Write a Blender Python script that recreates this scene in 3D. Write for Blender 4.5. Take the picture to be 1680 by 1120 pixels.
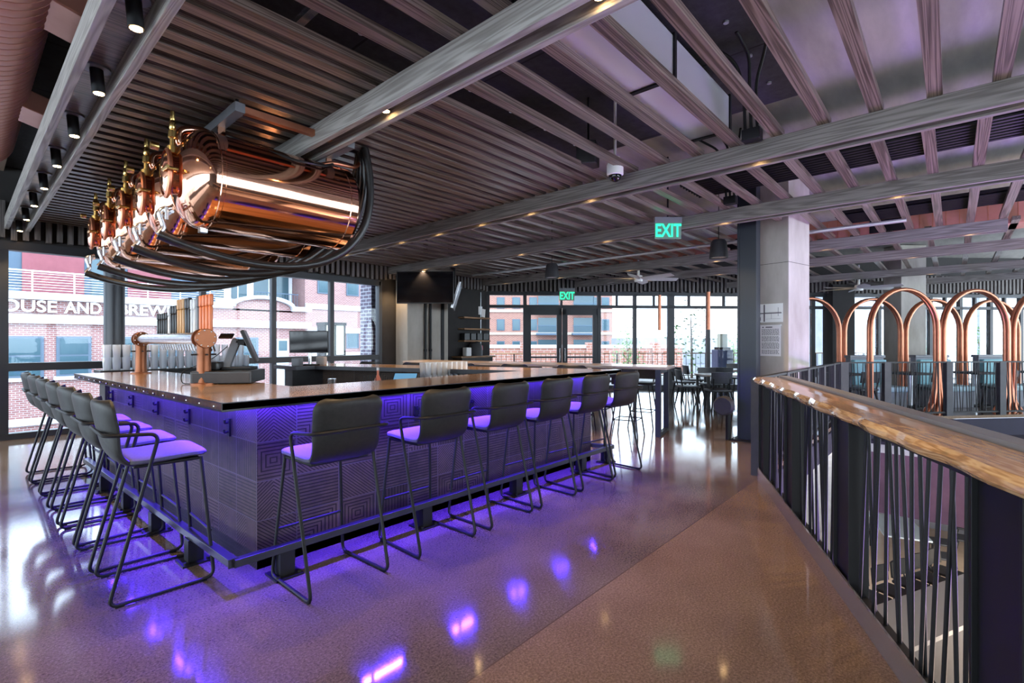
import bpy, bmesh, math, random
from mathutils import Vector, Matrix
random.seed(7)
PI = math.pi
scene = bpy.context.scene
for o in list(bpy.data.objects):
    bpy.data.objects.remove(o)
COL = scene.collection

# ------------------------------------------------------------------ camera, sky, exposure
CAM_H = 1.45
cam_data = bpy.data.cameras.new('camera')
cam_data.sensor_width = 36.0
cam_data.lens = 812.0 / 1680.0 * 36.0
cam_data.clip_start = 0.05
cam_data.clip_end = 400
cam = bpy.data.objects.new('camera', cam_data)
cam.location = (0, 0, CAM_H)
cam.rotation_euler = (math.radians(90), 0, math.radians(41.7 - 90))
COL.objects.link(cam)
scene.camera = cam

world = bpy.data.worlds.new('sky')
scene.world = world
world.use_nodes = True
wn = world.node_tree.nodes
bg = wn['Background']
bg.inputs['Color'].default_value = (0.75, 0.88, 1.0, 1)
bg.inputs['Strength'].default_value = 2.6
vs = scene.view_settings
vs.view_transform = 'Standard'
vs.look = 'None'
vs.gamma = 1.0
vs.use_curve_mapping = False
vs.exposure = 1.72
scene.cycles.max_bounces = 10
scene.cycles.diffuse_bounces = 4
scene.cycles.glossy_bounces = 4
scene.cycles.transparent_max_bounces = 16
scene.cycles.caustics_reflective = False
scene.cycles.caustics_refractive = False
scene.cycles.sample_clamp_indirect = 6.0
scene.cycles.use_denoising = True

def area_light(name, loc, rot, sx, sy, power, color):
    d = bpy.data.lights.new(name, 'AREA')
    d.shape = 'RECTANGLE'; d.size = sx; d.size_y = sy
    d.energy = power; d.color = color
    o = bpy.data.objects.new(name, d)
    o.location = loc; o.rotation_euler = rot
    COL.objects.link(o)
    return o

# stage lights of the hall below, shining up violet through the opening
area_light('stage_light', (7.6, -1.6, -1.2), (PI, 0, 0), 2.5, 1.5, 95, (0.30, 0.15, 1.0))
area_light('hall_light', (10.0, -3.0, -1.9), (0, 0, 0), 7.0, 4.0, 430, (1.0, 0.92, 0.82))

# ------------------------------------------------------------------ mesh builder
class MB:
    def __init__(self):
        self.v = []; self.f = []; self.s = []
    def add(self, verts, faces, smooth=False):
        b = len(self.v)
        self.v += [tuple(p) for p in verts]
        self.f += [tuple(b + i for i in q) for q in faces]
        self.s += [smooth] * len(faces)
        return self
    def box(self, x0, x1, y0, y1, z0, z1):
        v = [(x0,y0,z0),(x1,y0,z0),(x1,y1,z0),(x0,y1,z0),(x0,y0,z1),(x1,y0,z1),(x1,y1,z1),(x0,y1,z1)]
        return self.add(v, [(0,3,2,1),(4,5,6,7),(0,1,5,4),(1,2,6,5),(2,3,7,6),(3,0,4,7)])
    def obox(self, c, s, rz=0.0, rx=0.0, ry=0.0):
        m = Matrix.Rotation(rz,3,'Z') @ Matrix.Rotation(ry,3,'Y') @ Matrix.Rotation(rx,3,'X')
        vs_ = []
        for z in (-.5,.5):
            for x,y in ((-.5,-.5),(.5,-.5),(.5,.5),(-.5,.5)):
                p = m @ Vector((x*s[0], y*s[1], z*s[2]))
                vs_.append((c[0]+p.x, c[1]+p.y, c[2]+p.z))
        return self.add(vs_, [(0,3,2,1),(4,5,6,7),(0,1,5,4),(1,2,6,5),(2,3,7,6),(3,0,4,7)])
    def bar(self, p, q, w, h):
        p = Vector(p); q = Vector(q); d = (q-p).normalized()
        up = Vector((0,0,1)) if abs(d.z) < .95 else Vector((0,1,0))
        s = d.cross(up).normalized(); u = s.cross(d)
        vs_ = []
        for b in (p,q):
            for a,c in ((-.5,-.5),(.5,-.5),(.5,.5),(-.5,.5)):
                vs_.append(b + s*a*w + u*c*h)
        return self.add(vs_, [(0,3,2,1)[::-1],(4,5,6,7)[::-1],(0,4,5,1)[::-1],(1,5,6,2)[::-1],(2,6,7,3)[::-1],(3,7,4,0)[::-1]])
    def tube(self, pts, r, n=8, closed=False, caps=True):
        P = [Vector(p) for p in pts]; N = len(P)
        R = r if isinstance(r,(list,tuple)) else [r]*N
        T = []
        for i in range(N):
            a = P[i-1] if (i>0 or closed) else P[i]
            b = P[(i+1)%N] if (i<N-1 or closed) else P[i]
            t = (b-a)
            T.append(t.normalized() if t.length>1e-9 else Vector((0,0,1)))
        ref = Vector((0,0,1)) if abs(T[0].z)<.9 else Vector((1,0,0))
        u = (ref - T[0]*ref.dot(T[0])).normalized()
        vs_=[]; fs=[]
        for i in range(N):
            u = u - T[i]*u.dot(T[i])
            u = u.normalized() if u.length>1e-6 else T[i].orthogonal().normalized()
            w = T[i].cross(u)
            for k in range(n):
                a = 2*PI*k/n
                vs_.append(P[i] + (u*math.cos(a)+w*math.sin(a))*R[i])
        L = N if closed else N-1
        for i in range(L):
            j=(i+1)%N
            for k in range(n):
                k2=(k+1)%n
                fs.append((i*n+k, i*n+k2, j*n+k2, j*n+k))
        self.add(vs_, fs, True)
        if caps and not closed:
            self.add(vs_[:n], [tuple(range(n))[::-1]])
            self.add(vs_[-n:], [tuple(range(n))])
        return self
    def cyl(self, p, q, r, n=16, r2=None):
        return self.tube([p,q],[r, r if r2 is None else r2], n)
    def lathe(self, prof, c=(0,0,0), n=24, axis='Z'):
        vs_=[]; fs=[]
        for r,z in prof:
            for k in range(n):
                a=2*PI*k/n; x=r*math.cos(a); y=r*math.sin(a)
                if axis=='Z': p=(x,y,z)
                elif axis=='X': p=(z,x,y)
                else: p=(y,z,x)
                vs_.append((c[0]+p[0],c[1]+p[1],c[2]+p[2]))
        for i in range(len(prof)-1):
            for k in range(n):
                k2=(k+1)%n
                fs.append((i*n+k,i*n+k2,(i+1)*n+k2,(i+1)*n+k))
        return self.add(vs_,fs,True)
    def prism(self, poly, z0, z1):
        n=len(poly)
        vs_=[(x,y,z0) for x,y in poly]+[(x,y,z1) for x,y in poly]
        fs=[tuple(range(n))[::-1], tuple(range(n,2*n))]
        fs+=[(i,(i+1)%n,n+(i+1)%n,n+i) for i in range(n)]
        return self.add(vs_,fs)
    def rbox(self, cx, cy, sx, sy, z0, z1, rc=.03, re=.01, n=4, rz=0.0):
        loops=[]
        for k in range(n+1):
            a=PI/2*k/n; loops.append((re*(1-math.sin(a)), z0+re*(1-math.cos(a))))
        for k in range(n+1):
            a=PI/2*k/n; loops.append((re*(1-math.cos(a)), z1-re*(1-math.sin(a))))
        vs_=[]; m=0; cr,sr=math.cos(rz),math.sin(rz)
        for ins,z in loops:
            hx,hy=sx/2-ins,sy/2-ins; r=max(.0005,min(rc-ins*.5,hx,hy)); ring=[]
            for qx,qy,a0 in ((1,1,0),(-1,1,PI/2),(-1,-1,PI),(1,-1,1.5*PI)):
                for k in range(n+1):
                    a=a0+PI/2*k/n
                    x=qx*(hx-r)+r*math.cos(a); y=qy*(hy-r)+r*math.sin(a)
                    ring.append((cx+x*cr-y*sr, cy+x*sr+y*cr, z))
            m=len(ring); vs_+=ring
        fs=[]
        for i in range(len(loops)-1):
            for k in range(m):
                fs.append((i*m+k,i*m+(k+1)%m,(i+1)*m+(k+1)%m,(i+1)*m+k))
        self.add(vs_,fs,True)
        L=len(loops)
        self.add(vs_[:m],[tuple(range(m))[::-1]]); self.add(vs_[(L-1)*m:],[tuple(range(m))])
        return self
    def grid(self, rows, smooth=True, flip=False):
        n=len(rows[0]); vs_=[p for r in rows for p in r]; fs=[]
        for i in range(len(rows)-1):
            for k in range(n-1):
                q=(i*n+k,i*n+k+1,(i+1)*n+k+1,(i+1)*n+k)
                fs.append(q[::-1] if flip else q)
        return self.add(vs_,fs,smooth)
    def sphere(self, c, r, n=12, m=8, sz=1.0):
        prof=[(max(1e-4,r*math.sin(PI*i/m)), -r*sz*math.cos(PI*i/m)) for i in range(m+1)]
        return self.lathe(prof,c,n)
    def build(self, name, mat, parent=None, bevel=0.0):
        me=bpy.data.meshes.new(name)
        me.from_pydata([tuple(p) for p in self.v],[],self.f)
        me.polygons.foreach_set('use_smooth', self.s)
        me.materials.append(mat); me.update()
        if any(self.s): me.set_sharp_from_angle(angle=math.radians(42))
        if any(len(q)>6 for q in self.f):
            bm=bmesh.new(); bm.from_mesh(me)
            bmesh.ops.triangulate(bm,faces=[q for q in bm.faces if len(q.verts)>6])
            bm.to_mesh(me); bm.free()
        o=bpy.data.objects.new(name,me); COL.objects.link(o)
        if parent is not None: o.parent=parent
        if bevel:
            b=o.modifiers.new('bevel','BEVEL'); b.width=bevel; b.segments=2; b.limit_method='ANGLE'
        return o

def fillet(pts, r, n=5):
    P=[Vector(p) for p in pts]; out=[P[0]]
    for i in range(1,len(P)-1):
        a=(P[i-1]-P[i]); b=(P[i+1]-P[i])
        rr=min(r,a.length*.48,b.length*.48)
        p0=P[i]+a.normalized()*rr; p1=P[i]+b.normalized()*rr
        for k in range(n+1):
            t=k/n
            out.append(p0*(1-t)**2+P[i]*2*t*(1-t)+p1*t*t)
    out.append(P[-1])
    return out

def thing(name,label,cat,loc=(0,0,0),rz=0.0,group=None):
    o=bpy.data.objects.new(name,None); COL.objects.link(o)
    o.empty_display_size=.1; o.location=loc; o.rotation_euler=(0,0,rz)
    o['label']=label; o['category']=cat
    if group: o['group']=group
    return o
def solo(name,mb,mat,label,cat,loc=(0,0,0),rz=0.0,group=None,bevel=0.0):
    o=mb.build(name,mat,None,bevel)
    o.location=loc; o.rotation_euler=(0,0,rz)
    o['label']=label; o['category']=cat
    if group: o['group']=group
    return o
def struct(name,mb,mat,label=None,bevel=0.0):
    o=mb.build(name,mat,None,bevel); o['kind']='structure'
    if label: o['label']=label
    return o
def dup(root,loc,rz=None,label=None):
    r=root.copy(); COL.objects.link(r); r.location=loc
    if rz is not None: r.rotation_euler=(0,0,rz)
    if label: r['label']=label
    for ch in list(root.children):
        c=ch.copy(); COL.objects.link(c); c.parent=r
        for g in list(ch.children):
            d=g.copy(); COL.objects.link(d); d.parent=c
    return r
_ones=['','first','second','third','fourth','fifth','sixth','seventh','eighth','ninth','tenth','eleventh','twelfth','thirteenth','fourteenth','fifteenth','sixteenth','seventeenth','eighteenth','nineteenth']
_tens={20:'twentieth',30:'thirtieth',40:'fortieth',50:'fiftieth'}
_tp={20:'twenty',30:'thirty',40:'forty',50:'fifty'}
def nth(n):
    if n<20: return _ones[n]
    t=n//10*10
    return _tens[t] if n==t else _tp[t]+'-'+_ones[n-t]

# ------------------------------------------------------------------ materials
def pmat(name,col,rough=.5,metal=0.0,coat=0.0,emit=None,estr=0.0,spec=.5):
    m=bpy.data.materials.new(name); m.use_nodes=True
    b=m.node_tree.nodes['Principled BSDF']
    b.inputs['Base Color'].default_value=(*col,1); b.inputs['Roughness'].default_value=rough
    b.inputs['Metallic'].default_value=metal; b.inputs['Coat Weight'].default_value=coat
    b.inputs['Coat Roughness'].default_value=.08
    b.inputs['Specular IOR Level'].default_value=spec
    if emit:
        b.inputs['Emission Color'].default_value=(*emit,1); b.inputs['Emission Strength'].default_value=estr
    return m
class NT:
    def __init__(self,m): self.t=m.node_tree; self.b=self.t.nodes['Principled BSDF']
    def n(self,typ,**kw):
        x=self.t.nodes.new(typ)
        for k,v in kw.items(): setattr(x,k,v)
        return x
    def l(self,a,b): self.t.links.new(a,b)
    def math(self,op,a,b=None,c=None):
        x=self.n('ShaderNodeMath',operation=op)
        for i,q in enumerate((a,b,c)):
            if q is None: continue
            if hasattr(q,'links'): self.l(q,x.inputs[i])
            else: x.inputs[i].default_value=q
        return x.outputs[0]
    def ramp(self,fac,stops):
        r=self.n('ShaderNodeValToRGB'); e=r.color_ramp.elements
        e[0].position,e[0].color=stops[0][0],(*stops[0][1],1)
        e[1].position,e[1].color=stops[-1][0],(*stops[-1][1],1)
        for p,c in stops[1:-1]:
            x=e.new(p); x.color=(*c,1)
        self.l(fac,r.inputs[0]); return r.outputs[0]
    def bump(self,h,strength=.3,dist=.02):
        b=self.n('ShaderNodeBump'); b.inputs['Strength'].default_value=strength; b.inputs['Distance'].default_value=dist
        self.l(h,b.inputs['Height']); self.l(b.outputs[0],self.b.inputs['Normal'])
    def coord(self,scale=(1,1,1),kind='Object',rot=(0,0,0)):
        tc=self.n('ShaderNodeTexCoord'); mp=self.n('ShaderNodeMapping')
        mp.inputs['Scale'].default_value=scale; mp.inputs['Rotation'].default_value=rot
        self.l(tc.outputs[kind],mp.inputs['Vector']); return mp.outputs[0]
    def noise(self,vec,scale=5,detail=4,rough=.5):
        x=self.n('ShaderNodeTexNoise'); x.inputs['Scale'].default_value=scale; x.inputs['Detail'].default_value=detail
        x.inputs['Roughness'].default_value=rough
        self.l(vec,x.inputs['Vector']); return x.outputs['Fac']

def noisy(name,c0,c1,scale=3,rough=.7,bump=.15,metal=0.0,stretch=(1,1,1),detail=6,spec=.5,coat=0.0):
    m=pmat(name,c0,rough,metal,coat,spec=spec); t=NT(m)
    v=t.coord(stretch); f=t.noise(v,scale,detail,.6)
    t.l(t.ramp(f,[(.3,c0),(.7,c1)]),t.b.inputs['Base Color'])
    if bump: t.bump(f,bump,.01)
    return m
def wood(name,c0,c1,axis='X',rough=.6,ring=7.0,bump=.25,coat=0.0,along=.35):
    m=pmat(name,c0,rough,coat=coat); t=NT(m)
    sc={'X':(along,ring,ring),'Y':(ring,along,ring),'Z':(ring,ring,along)}[axis]
    oi=t.n('ShaderNodeObjectInfo'); tc=t.n('ShaderNodeTexCoord')
    ad=t.n('ShaderNodeVectorMath',operation='ADD'); cm=t.n('ShaderNodeCombineXYZ')
    r=t.math('MULTIPLY',oi.outputs['Random'],37.0)
    for i in range(3): t.l(r,cm.inputs[i])
    t.l(tc.outputs['Object'],ad.inputs[0]); t.l(cm.outputs[0],ad.inputs[1])
    mp=t.n('ShaderNodeMapping'); mp.inputs['Scale'].default_value=sc; t.l(ad.outputs[0],mp.inputs['Vector'])
    w=t.n('ShaderNodeTexNoise'); w.inputs['Scale'].default_value=.9; w.inputs['Detail'].default_value=2
    t.l(mp.outputs[0],w.inputs['Vector'])
    rings=t.math('SINE',t.math('MULTIPLY',w.outputs['Fac'],85.0))
    g=t.math('MULTIPLY_ADD',rings,.5,.5)
    fine=t.n('ShaderNodeTexNoise'); fine.inputs['Scale'].default_value=14; fine.inputs['Detail'].default_value=3
    t.l(mp.outputs[0],fine.inputs['Vector'])
    h=t.math('ADD',t.math('MULTIPLY',g,.55),t.math('MULTIPLY',fine.outputs['Fac'],.6))
    t.l(t.ramp(h,[(.25,c0),(.85,c1)]),t.b.inputs['Base Color'])
    if bump: t.bump(h,bump,.004)
    return m
def wallcoord(t):
    """u runs along a vertical face whichever way it looks, v is height"""
    g=t.n('ShaderNodeNewGeometry'); tc=t.n('ShaderNodeTexCoord')
    p=t.n('ShaderNodeSeparateXYZ'); q=t.n('ShaderNodeSeparateXYZ')
    t.l(tc.outputs['Object'],p.inputs[0]); t.l(tc.outputs['Normal'],q.inputs[0])
    u=t.math('ADD',t.math('MULTIPLY',p.outputs[0],t.math('ABSOLUTE',q.outputs[1])),t.math('MULTIPLY',p.outputs[1],t.math('ABSOLUTE',q.outputs[0])))
    return u,p.outputs[2]
def brick(name,c0,c1,mortar,scale=1.0,rough=.85):
    m=pmat(name,c0,rough); t=NT(m); u,v=wallcoord(t)
    cm=t.n('ShaderNodeCombineXYZ'); t.l(u,cm.inputs[0]); t.l(v,cm.inputs[1])
    b=t.n('ShaderNodeTexBrick'); b.inputs['Color1'].default_value=(*c0,1); b.inputs['Color2'].default_value=(*c1,1)
    b.inputs['Mortar'].default_value=(*mortar,1); b.inputs['Scale'].default_value=scale
    b.inputs['Mortar Size'].default_value=.012; b.inputs['Brick Width'].default_value=.24; b.inputs['Row Height'].default_value=.09
    t.l(cm.outputs[0],b.inputs['Vector']); t.l(b.outputs['Color'],t.b.inputs['Base Color'])
    return m
def glass(name,tint=(.93,.97,1.0),refl=.6):
    m=bpy.data.materials.new(name); m.use_nodes=True; t=m.node_tree
    for x in list(t.nodes): t.nodes.remove(x)
    o=t.nodes.new('ShaderNodeOutputMaterial'); mx=t.nodes.new('ShaderNodeMixShader')
    tr=t.nodes.new('ShaderNodeBsdfTransparent'); gl=t.nodes.new('ShaderNodeBsdfGlossy'); fr=t.nodes.new('ShaderNodeFresnel')
    fr.inputs['IOR'].default_value=1.45; gl.inputs['Roughness'].default_value=.02
    tr.inputs['Color'].default_value=(*tint,1)
    mu=t.nodes.new('ShaderNodeMath'); mu.operation='MULTIPLY'; mu.inputs[1].default_value=refl
    t.links.new(fr.outputs[0],mu.inputs[0]); t.links.new(mu.outputs[0],mx.inputs[0])
    t.links.new(tr.outputs[0],mx.inputs[1]); t.links.new(gl.outputs[0],mx.inputs[2]); t.links.new(mx.outputs[0],o.inputs[0])
    return m

M={}
M['slat']=wood('slat wood',(.050,.034,.025),(.22,.172,.146),'X',.36,13,.12,along=.22)
M['beam']=wood('beam wood',(.12,.105,.098),(.23,.21,.20),'Y',.55,9)
M['beam_lit']=wood('lit beam wood',(.26,.24,.22),(.44,.42,.395),'Y',.55,9)  # paler copy of the beam wood, light from the left put into the colour
M['black']=pmat('black steel',(.006,.006,.007),.5,spec=.3)
M['black_soft']=noisy('black paint',(.02,.02,.024),(.035,.034,.038),6,.6,.05)
M['frame']=pmat('dark window frame',(.022,.025,.032),.45)
M['wall_dark']=noisy('dark wall paint',(.022,.02,.021),(.034,.031,.031),2,.8,.03)
M['concrete']=noisy('board-formed concrete',(.33,.30,.26),(.52,.49,.45),2.2,.85,.25,stretch=(1,1,.35))
M['slab']=noisy('concrete ceiling slab',(.28,.27,.26),(.47,.455,.44),1.1,.9,.25,stretch=(.6,2.4,1))
M['steel']=pmat('galvanised steel',(.60,.62,.66),.35,.75)
M['ductsteel']=pmat('whitened duct steel',(.80,.83,.88),.28,.45)  # whitened and less metallic, reflected brightness put into the colour
M['brushed']=pmat('brushed steel',(.70,.71,.74),.25,1.0)
M['copper']=pmat('polished copper',(.86,.45,.30),.09,1.0)
M['copper_dull']=noisy('dull copper',(.50,.19,.11),(.66,.28,.17),4,.38,.03,metal=.9)
M['copper_paint']=noisy('copper-coloured duct',(.52,.22,.16),(.62,.29,.22),3,.36,.0,metal=.4)
M['brass']=pmat('brass',(.72,.50,.18),.25,1.0)
M['rubber']=pmat('black rubber hose',(.012,.011,.011),.35)
M['leather']=noisy('charcoal leather',(.011,.0105,.010),(.018,.017,.016),40,.5,.08,spec=.3)
M['seatfab']=noisy('grey seat cloth',(.065,.065,.075),(.09,.09,.10),80,.75,.08)
M['plastic']=pmat('black plastic',(.014,.014,.016),.35)
M['grey']=pmat('grey plastic',(.17,.18,.20),.4)
M['screen']=pmat('dark screen',(.006,.006,.008),.08)
M['screen_blue']=pmat('lit tablet screen',(.02,.05,.09),.1,emit=(.12,.30,.48),estr=.35)
M['white']=pmat('white',(.80,.80,.80),.5)
M['paper']=pmat('paper',(.82,.79,.80),.7)
M['ink']=pmat('printed ink',(.12,.11,.12),.7)
M['bulb']=pmat('warm lamp',(1,.8,.5),.5,emit=(1.0,.62,.26),estr=22)
M['led']=pmat('violet led tape',(.1,.05,.4),.5,emit=(.05,.014,1.0),estr=70)
M['exit']=pmat('green exit letters',(.0,.5,.25),.4,emit=(.03,.95,.36),estr=.5)
M['exitbg']=pmat('exit panel',(.10,.16,.14),.2,emit=(.22,.42,.36),estr=.06)  # slight glow added so the clear acrylic panel shows up
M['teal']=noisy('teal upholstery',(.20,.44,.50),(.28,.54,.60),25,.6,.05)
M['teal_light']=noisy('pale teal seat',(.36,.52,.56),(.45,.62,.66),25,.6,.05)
M['booth']=noisy('grey booth side',(.20,.22,.26),(.27,.29,.33),5,.6,.03)
M['glass']=glass('window glass')
M['tumbler']=glass('drinking glass',(.97,.98,1.0),.9)
_t=M['tumbler'].node_tree; _o=[x for x in _t.nodes if x.type=='OUTPUT_MATERIAL'][0]; _src=_o.inputs[0].links[0].from_socket
_d=_t.nodes.new('ShaderNodeBsdfTranslucent'); _d.inputs[0].default_value=(.85,.9,.95,1); _d2=_t.nodes.new('ShaderNodeBsdfDiffuse'); _d2.inputs[0].default_value=(.8,.85,.9,1)
_m1=_t.nodes.new('ShaderNodeMixShader'); _m1.inputs[0].default_value=.5; _t.links.new(_d.outputs[0],_m1.inputs[1]); _t.links.new(_d2.outputs[0],_m1.inputs[2])
_m2=_t.nodes.new('ShaderNodeMixShader'); _m2.inputs[0].default_value=.38; _t.links.new(_src,_m2.inputs[1]); _t.links.new(_m1.outputs[0],_m2.inputs[2]); _t.links.new(_m2.outputs[0],_o.inputs[0])
M['purple']=noisy('mauve wall',(.10,.05,.09),(.15,.075,.13),3,.8,.1)
M['ledge']=noisy('indigo ledge',(.009,.007,.022),(.014,.011,.032),3,.8,.05)
M['lowerfloor']=noisy('pale brown hall floor',(.42,.31,.22),(.55,.43,.33),1.2,.22,0)
M['shelfwood']=wood('rough shelf wood',(.16,.075,.035),(.42,.24,.12),'X',.55,14)
M['tablewood']=wood('table wood',(.22,.16,.12),(.40,.31,.25),'X',.35,7,coat=.3)
M['brick']=brick('red brick',(.20,.075,.07),(.26,.11,.10),(.34,.29,.29))
M['brick2']=brick('orange brick',(.24,.085,.06),(.30,.12,.08),(.32,.24,.21),.6)
M['brick_blue']=brick('dark brick',(.07,.055,.085),(.10,.075,.11),(.30,.30,.34))
M['stone']=noisy('pale stone band',(.40,.40,.42),(.50,.50,.52),4,.8,.05)
M['redpanel']=noisy('red facade panel',(.18,.045,.06),(.22,.06,.075),2,.7,0)
M['bluepanel']=pmat('blue grey facade panel',(.05,.085,.13),.6)
M['pane']=pmat('reflecting window pane',(.04,.08,.10),.12)
M['paneframe']=pmat('dark sash',(.06,.09,.13),.5)
M['asphalt']=noisy('street asphalt',(.22,.22,.24),(.30,.30,.32),3,.9,.1)
M['paving']=noisy('patio paving',(.30,.28,.28),(.38,.37,.36),2,.8,.1)
M['leaf']=noisy('leaves',(.06,.16,.03),(.15,.28,.08),6,.7,0)
M['bark']=noisy('bark',(.10,.07,.05),(.18,.13,.09),8,.9,.3)
M['pale']=noisy('pale facade',(.20,.21,.25),(.27,.27,.30),2,.8,0)
M['mesh']=pmat('wire mesh',(.35,.36,.40),.4,.9)

def floor_mat():
    m=pmat('polished concrete',(.3,.2,.14),.16,spec=1.0); t=NT(m)
    tc=t.n('ShaderNodeTexCoord'); s=t.n('ShaderNodeSeparateXYZ'); t.l(tc.outputs['Object'],s.inputs[0])
    big=t.noise(tc.outputs['Object'],.9,5,.6); spk=t.noise(tc.outputs['Object'],85,2,.8)
    h=t.math('ADD',t.math('MULTIPLY',big,.5),t.math('MULTIPLY_ADD',spk,.9,-.18))
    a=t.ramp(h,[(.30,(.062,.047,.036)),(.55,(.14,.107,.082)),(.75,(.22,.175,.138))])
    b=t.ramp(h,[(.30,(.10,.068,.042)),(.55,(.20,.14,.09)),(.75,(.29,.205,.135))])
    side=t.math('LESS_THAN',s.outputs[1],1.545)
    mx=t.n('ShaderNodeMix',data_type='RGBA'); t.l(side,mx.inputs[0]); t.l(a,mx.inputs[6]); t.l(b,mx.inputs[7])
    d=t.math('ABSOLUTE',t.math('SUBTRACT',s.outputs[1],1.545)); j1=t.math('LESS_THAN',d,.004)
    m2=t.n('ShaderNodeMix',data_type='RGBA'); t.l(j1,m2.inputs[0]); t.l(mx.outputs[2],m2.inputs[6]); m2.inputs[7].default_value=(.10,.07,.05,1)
    t.l(m2.outputs[2],t.b.inputs['Base Color'])
    r=t.n('ShaderNodeMapRange'); r.inputs[1].default_value=.3; r.inputs[2].default_value=.7
    r.inputs[3].default_value=.05; r.inputs[4].default_value=.15
    t.l(big,r.inputs[0]); t.l(r.outputs[0],t.b.inputs['Roughness'])
    t.bump(spk,.03,.002)
    return m
M['floor']=floor_mat()

def counter_mat():
    m=pmat('varnished counter wood',(.3,.16,.08),.22,coat=.7); t=NT(m)
    v=t.coord((.8,5,1)); f=t.noise(v,3,6,.6)
    tc=t.n('ShaderNodeTexCoord'); bk=t.n('ShaderNodeTexBrick')
    bk.inputs['Scale'].default_value=1; bk.inputs['Brick Width'].default_value=1.6; bk.inputs['Row Height'].default_value=.13
    bk.inputs['Mortar Size'].default_value=.002; bk.inputs['Color1'].default_value=(.25,.25,.25,1); bk.inputs['Color2'].default_value=(.75,.75,.75,1); bk.inputs['Mortar'].default_value=(.0,.0,.0,1)
    t.l(tc.outputs['Object'],bk.inputs['Vector'])
    h=t.math('ADD',t.math('MULTIPLY',f,.6),t.math('MULTIPLY',bk.outputs['Color'],.4))
    t.l(t.ramp(h,[(.2,(.13,.075,.04)),(.5,(.36,.21,.11)),(.8,(.55,.36,.20))]),t.b.inputs['Base Color'])
    return m
M['counter']=counter_mat()
def cap_mat():
    m=pmat('varnished slab edge wood',(.4,.22,.1),.22,coat=.5); t=NT(m)
    v=t.coord((.7,6,6)); n1=t.noise(v,1.6,4,.6)
    g=t.math('MULTIPLY_ADD',t.math('SINE',t.math('MULTIPLY',n1,60.0)),.5,.5)
    k=t.noise(t.coord((1.5,3,3)),1.3,3,.6)
    h=t.math('ADD',t.math('MULTIPLY',g,.35),t.math('MULTIPLY',k,.75))
    t.l(t.ramp(h,[(.2,(.20,.10,.04)),(.5,(.50,.28,.12)),(.85,(.72,.49,.25))]),t.b.inputs['Base Color'])
    t.bump(k,.12,.01)
    return m
M['cap']=cap_mat()
def barface_mat():
    m=pmat('carved wood blocks',(.1,.07,.06),.5,spec=.2); t=NT(m); u,v=wallcoord(t)
    S=.305
    us=t.math('DIVIDE',u,S); vs_=t.math('DIVIDE',t.math('SUBTRACT',v,.055),.25)
    iu=t.math('FLOOR',us); iv=t.math('FLOOR',vs_)
    fu=t.math('SUBTRACT',t.math('FRACT',us),.5); fv=t.math('SUBTRACT',t.math('FRACT',vs_),.5)
    cm=t.n('ShaderNodeCombineXYZ'); t.l(iu,cm.inputs[0]); t.l(iv,cm.inputs[1])
    wn_=t.n('ShaderNodeTexWhiteNoise',noise_dimensions='2D'); t.l(cm.outputs[0],wn_.inputs['Vector'])
    rnd=wn_.outputs['Value']
    au=t.math('ABSOLUTE',fu); av=t.math('ABSOLUTE',fv)
    pats=[fu,fv,t.math('MAXIMUM',au,av),t.math('ADD',fu,fv),t.math('ADD',au,fv),t.math('MAXIMUM',fu,fv)]
    cur=pats[0]
    for i,p in enumerate(pats[1:]):
        sel=t.math('GREATER_THAN',rnd,(i+1)/6.0)
        mx=t.n('ShaderNodeMix',data_type='FLOAT'); t.l(sel,mx.inputs[0]); t.l(cur,mx.inputs[2]); t.l(p,mx.inputs[3]); cur=mx.outputs[0]
    st=t.math('MULTIPLY_ADD',t.math('SINE',t.math('MULTIPLY',cur,2*PI*11)),.5,.5)
    groove=t.math('LESS_THAN',st,.25)
    edge=t.math('MAXIMUM',t.math('GREATER_THAN',au,.489),t.math('GREATER_THAN',av,.487))
    h=t.math('SUBTRACT',t.math('SUBTRACT',1.0,t.math('MULTIPLY',groove,.8)),edge)
    n1=t.noise(t.coord((3,3,3)),4,4,.6)
    colv=t.math('ADD',t.math('MULTIPLY',n1,.6),t.math('MULTIPLY',rnd,.35))
    base=t.ramp(colv,[(.2,(.040,.026,.021)),(.8,(.13,.088,.070))])
    mg=t.n('ShaderNodeMix',data_type='RGBA'); t.l(t.math('MULTIPLY',groove,.92),mg.inputs[0]); t.l(base,mg.inputs[6]); mg.inputs[7].default_value=(.012,.009,.009,1)
    me_=t.n('ShaderNodeMix',data_type='RGBA'); t.l(edge,me_.inputs[0]); t.l(mg.outputs[2],me_.inputs[6]); me_.inputs[7].default_value=(.10,.08,.08,1)
    t.l(me_.outputs[2],t.b.inputs['Base Color'])
    t.bump(h,.9,.008)
    return m
M['barface']=barface_mat()
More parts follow.
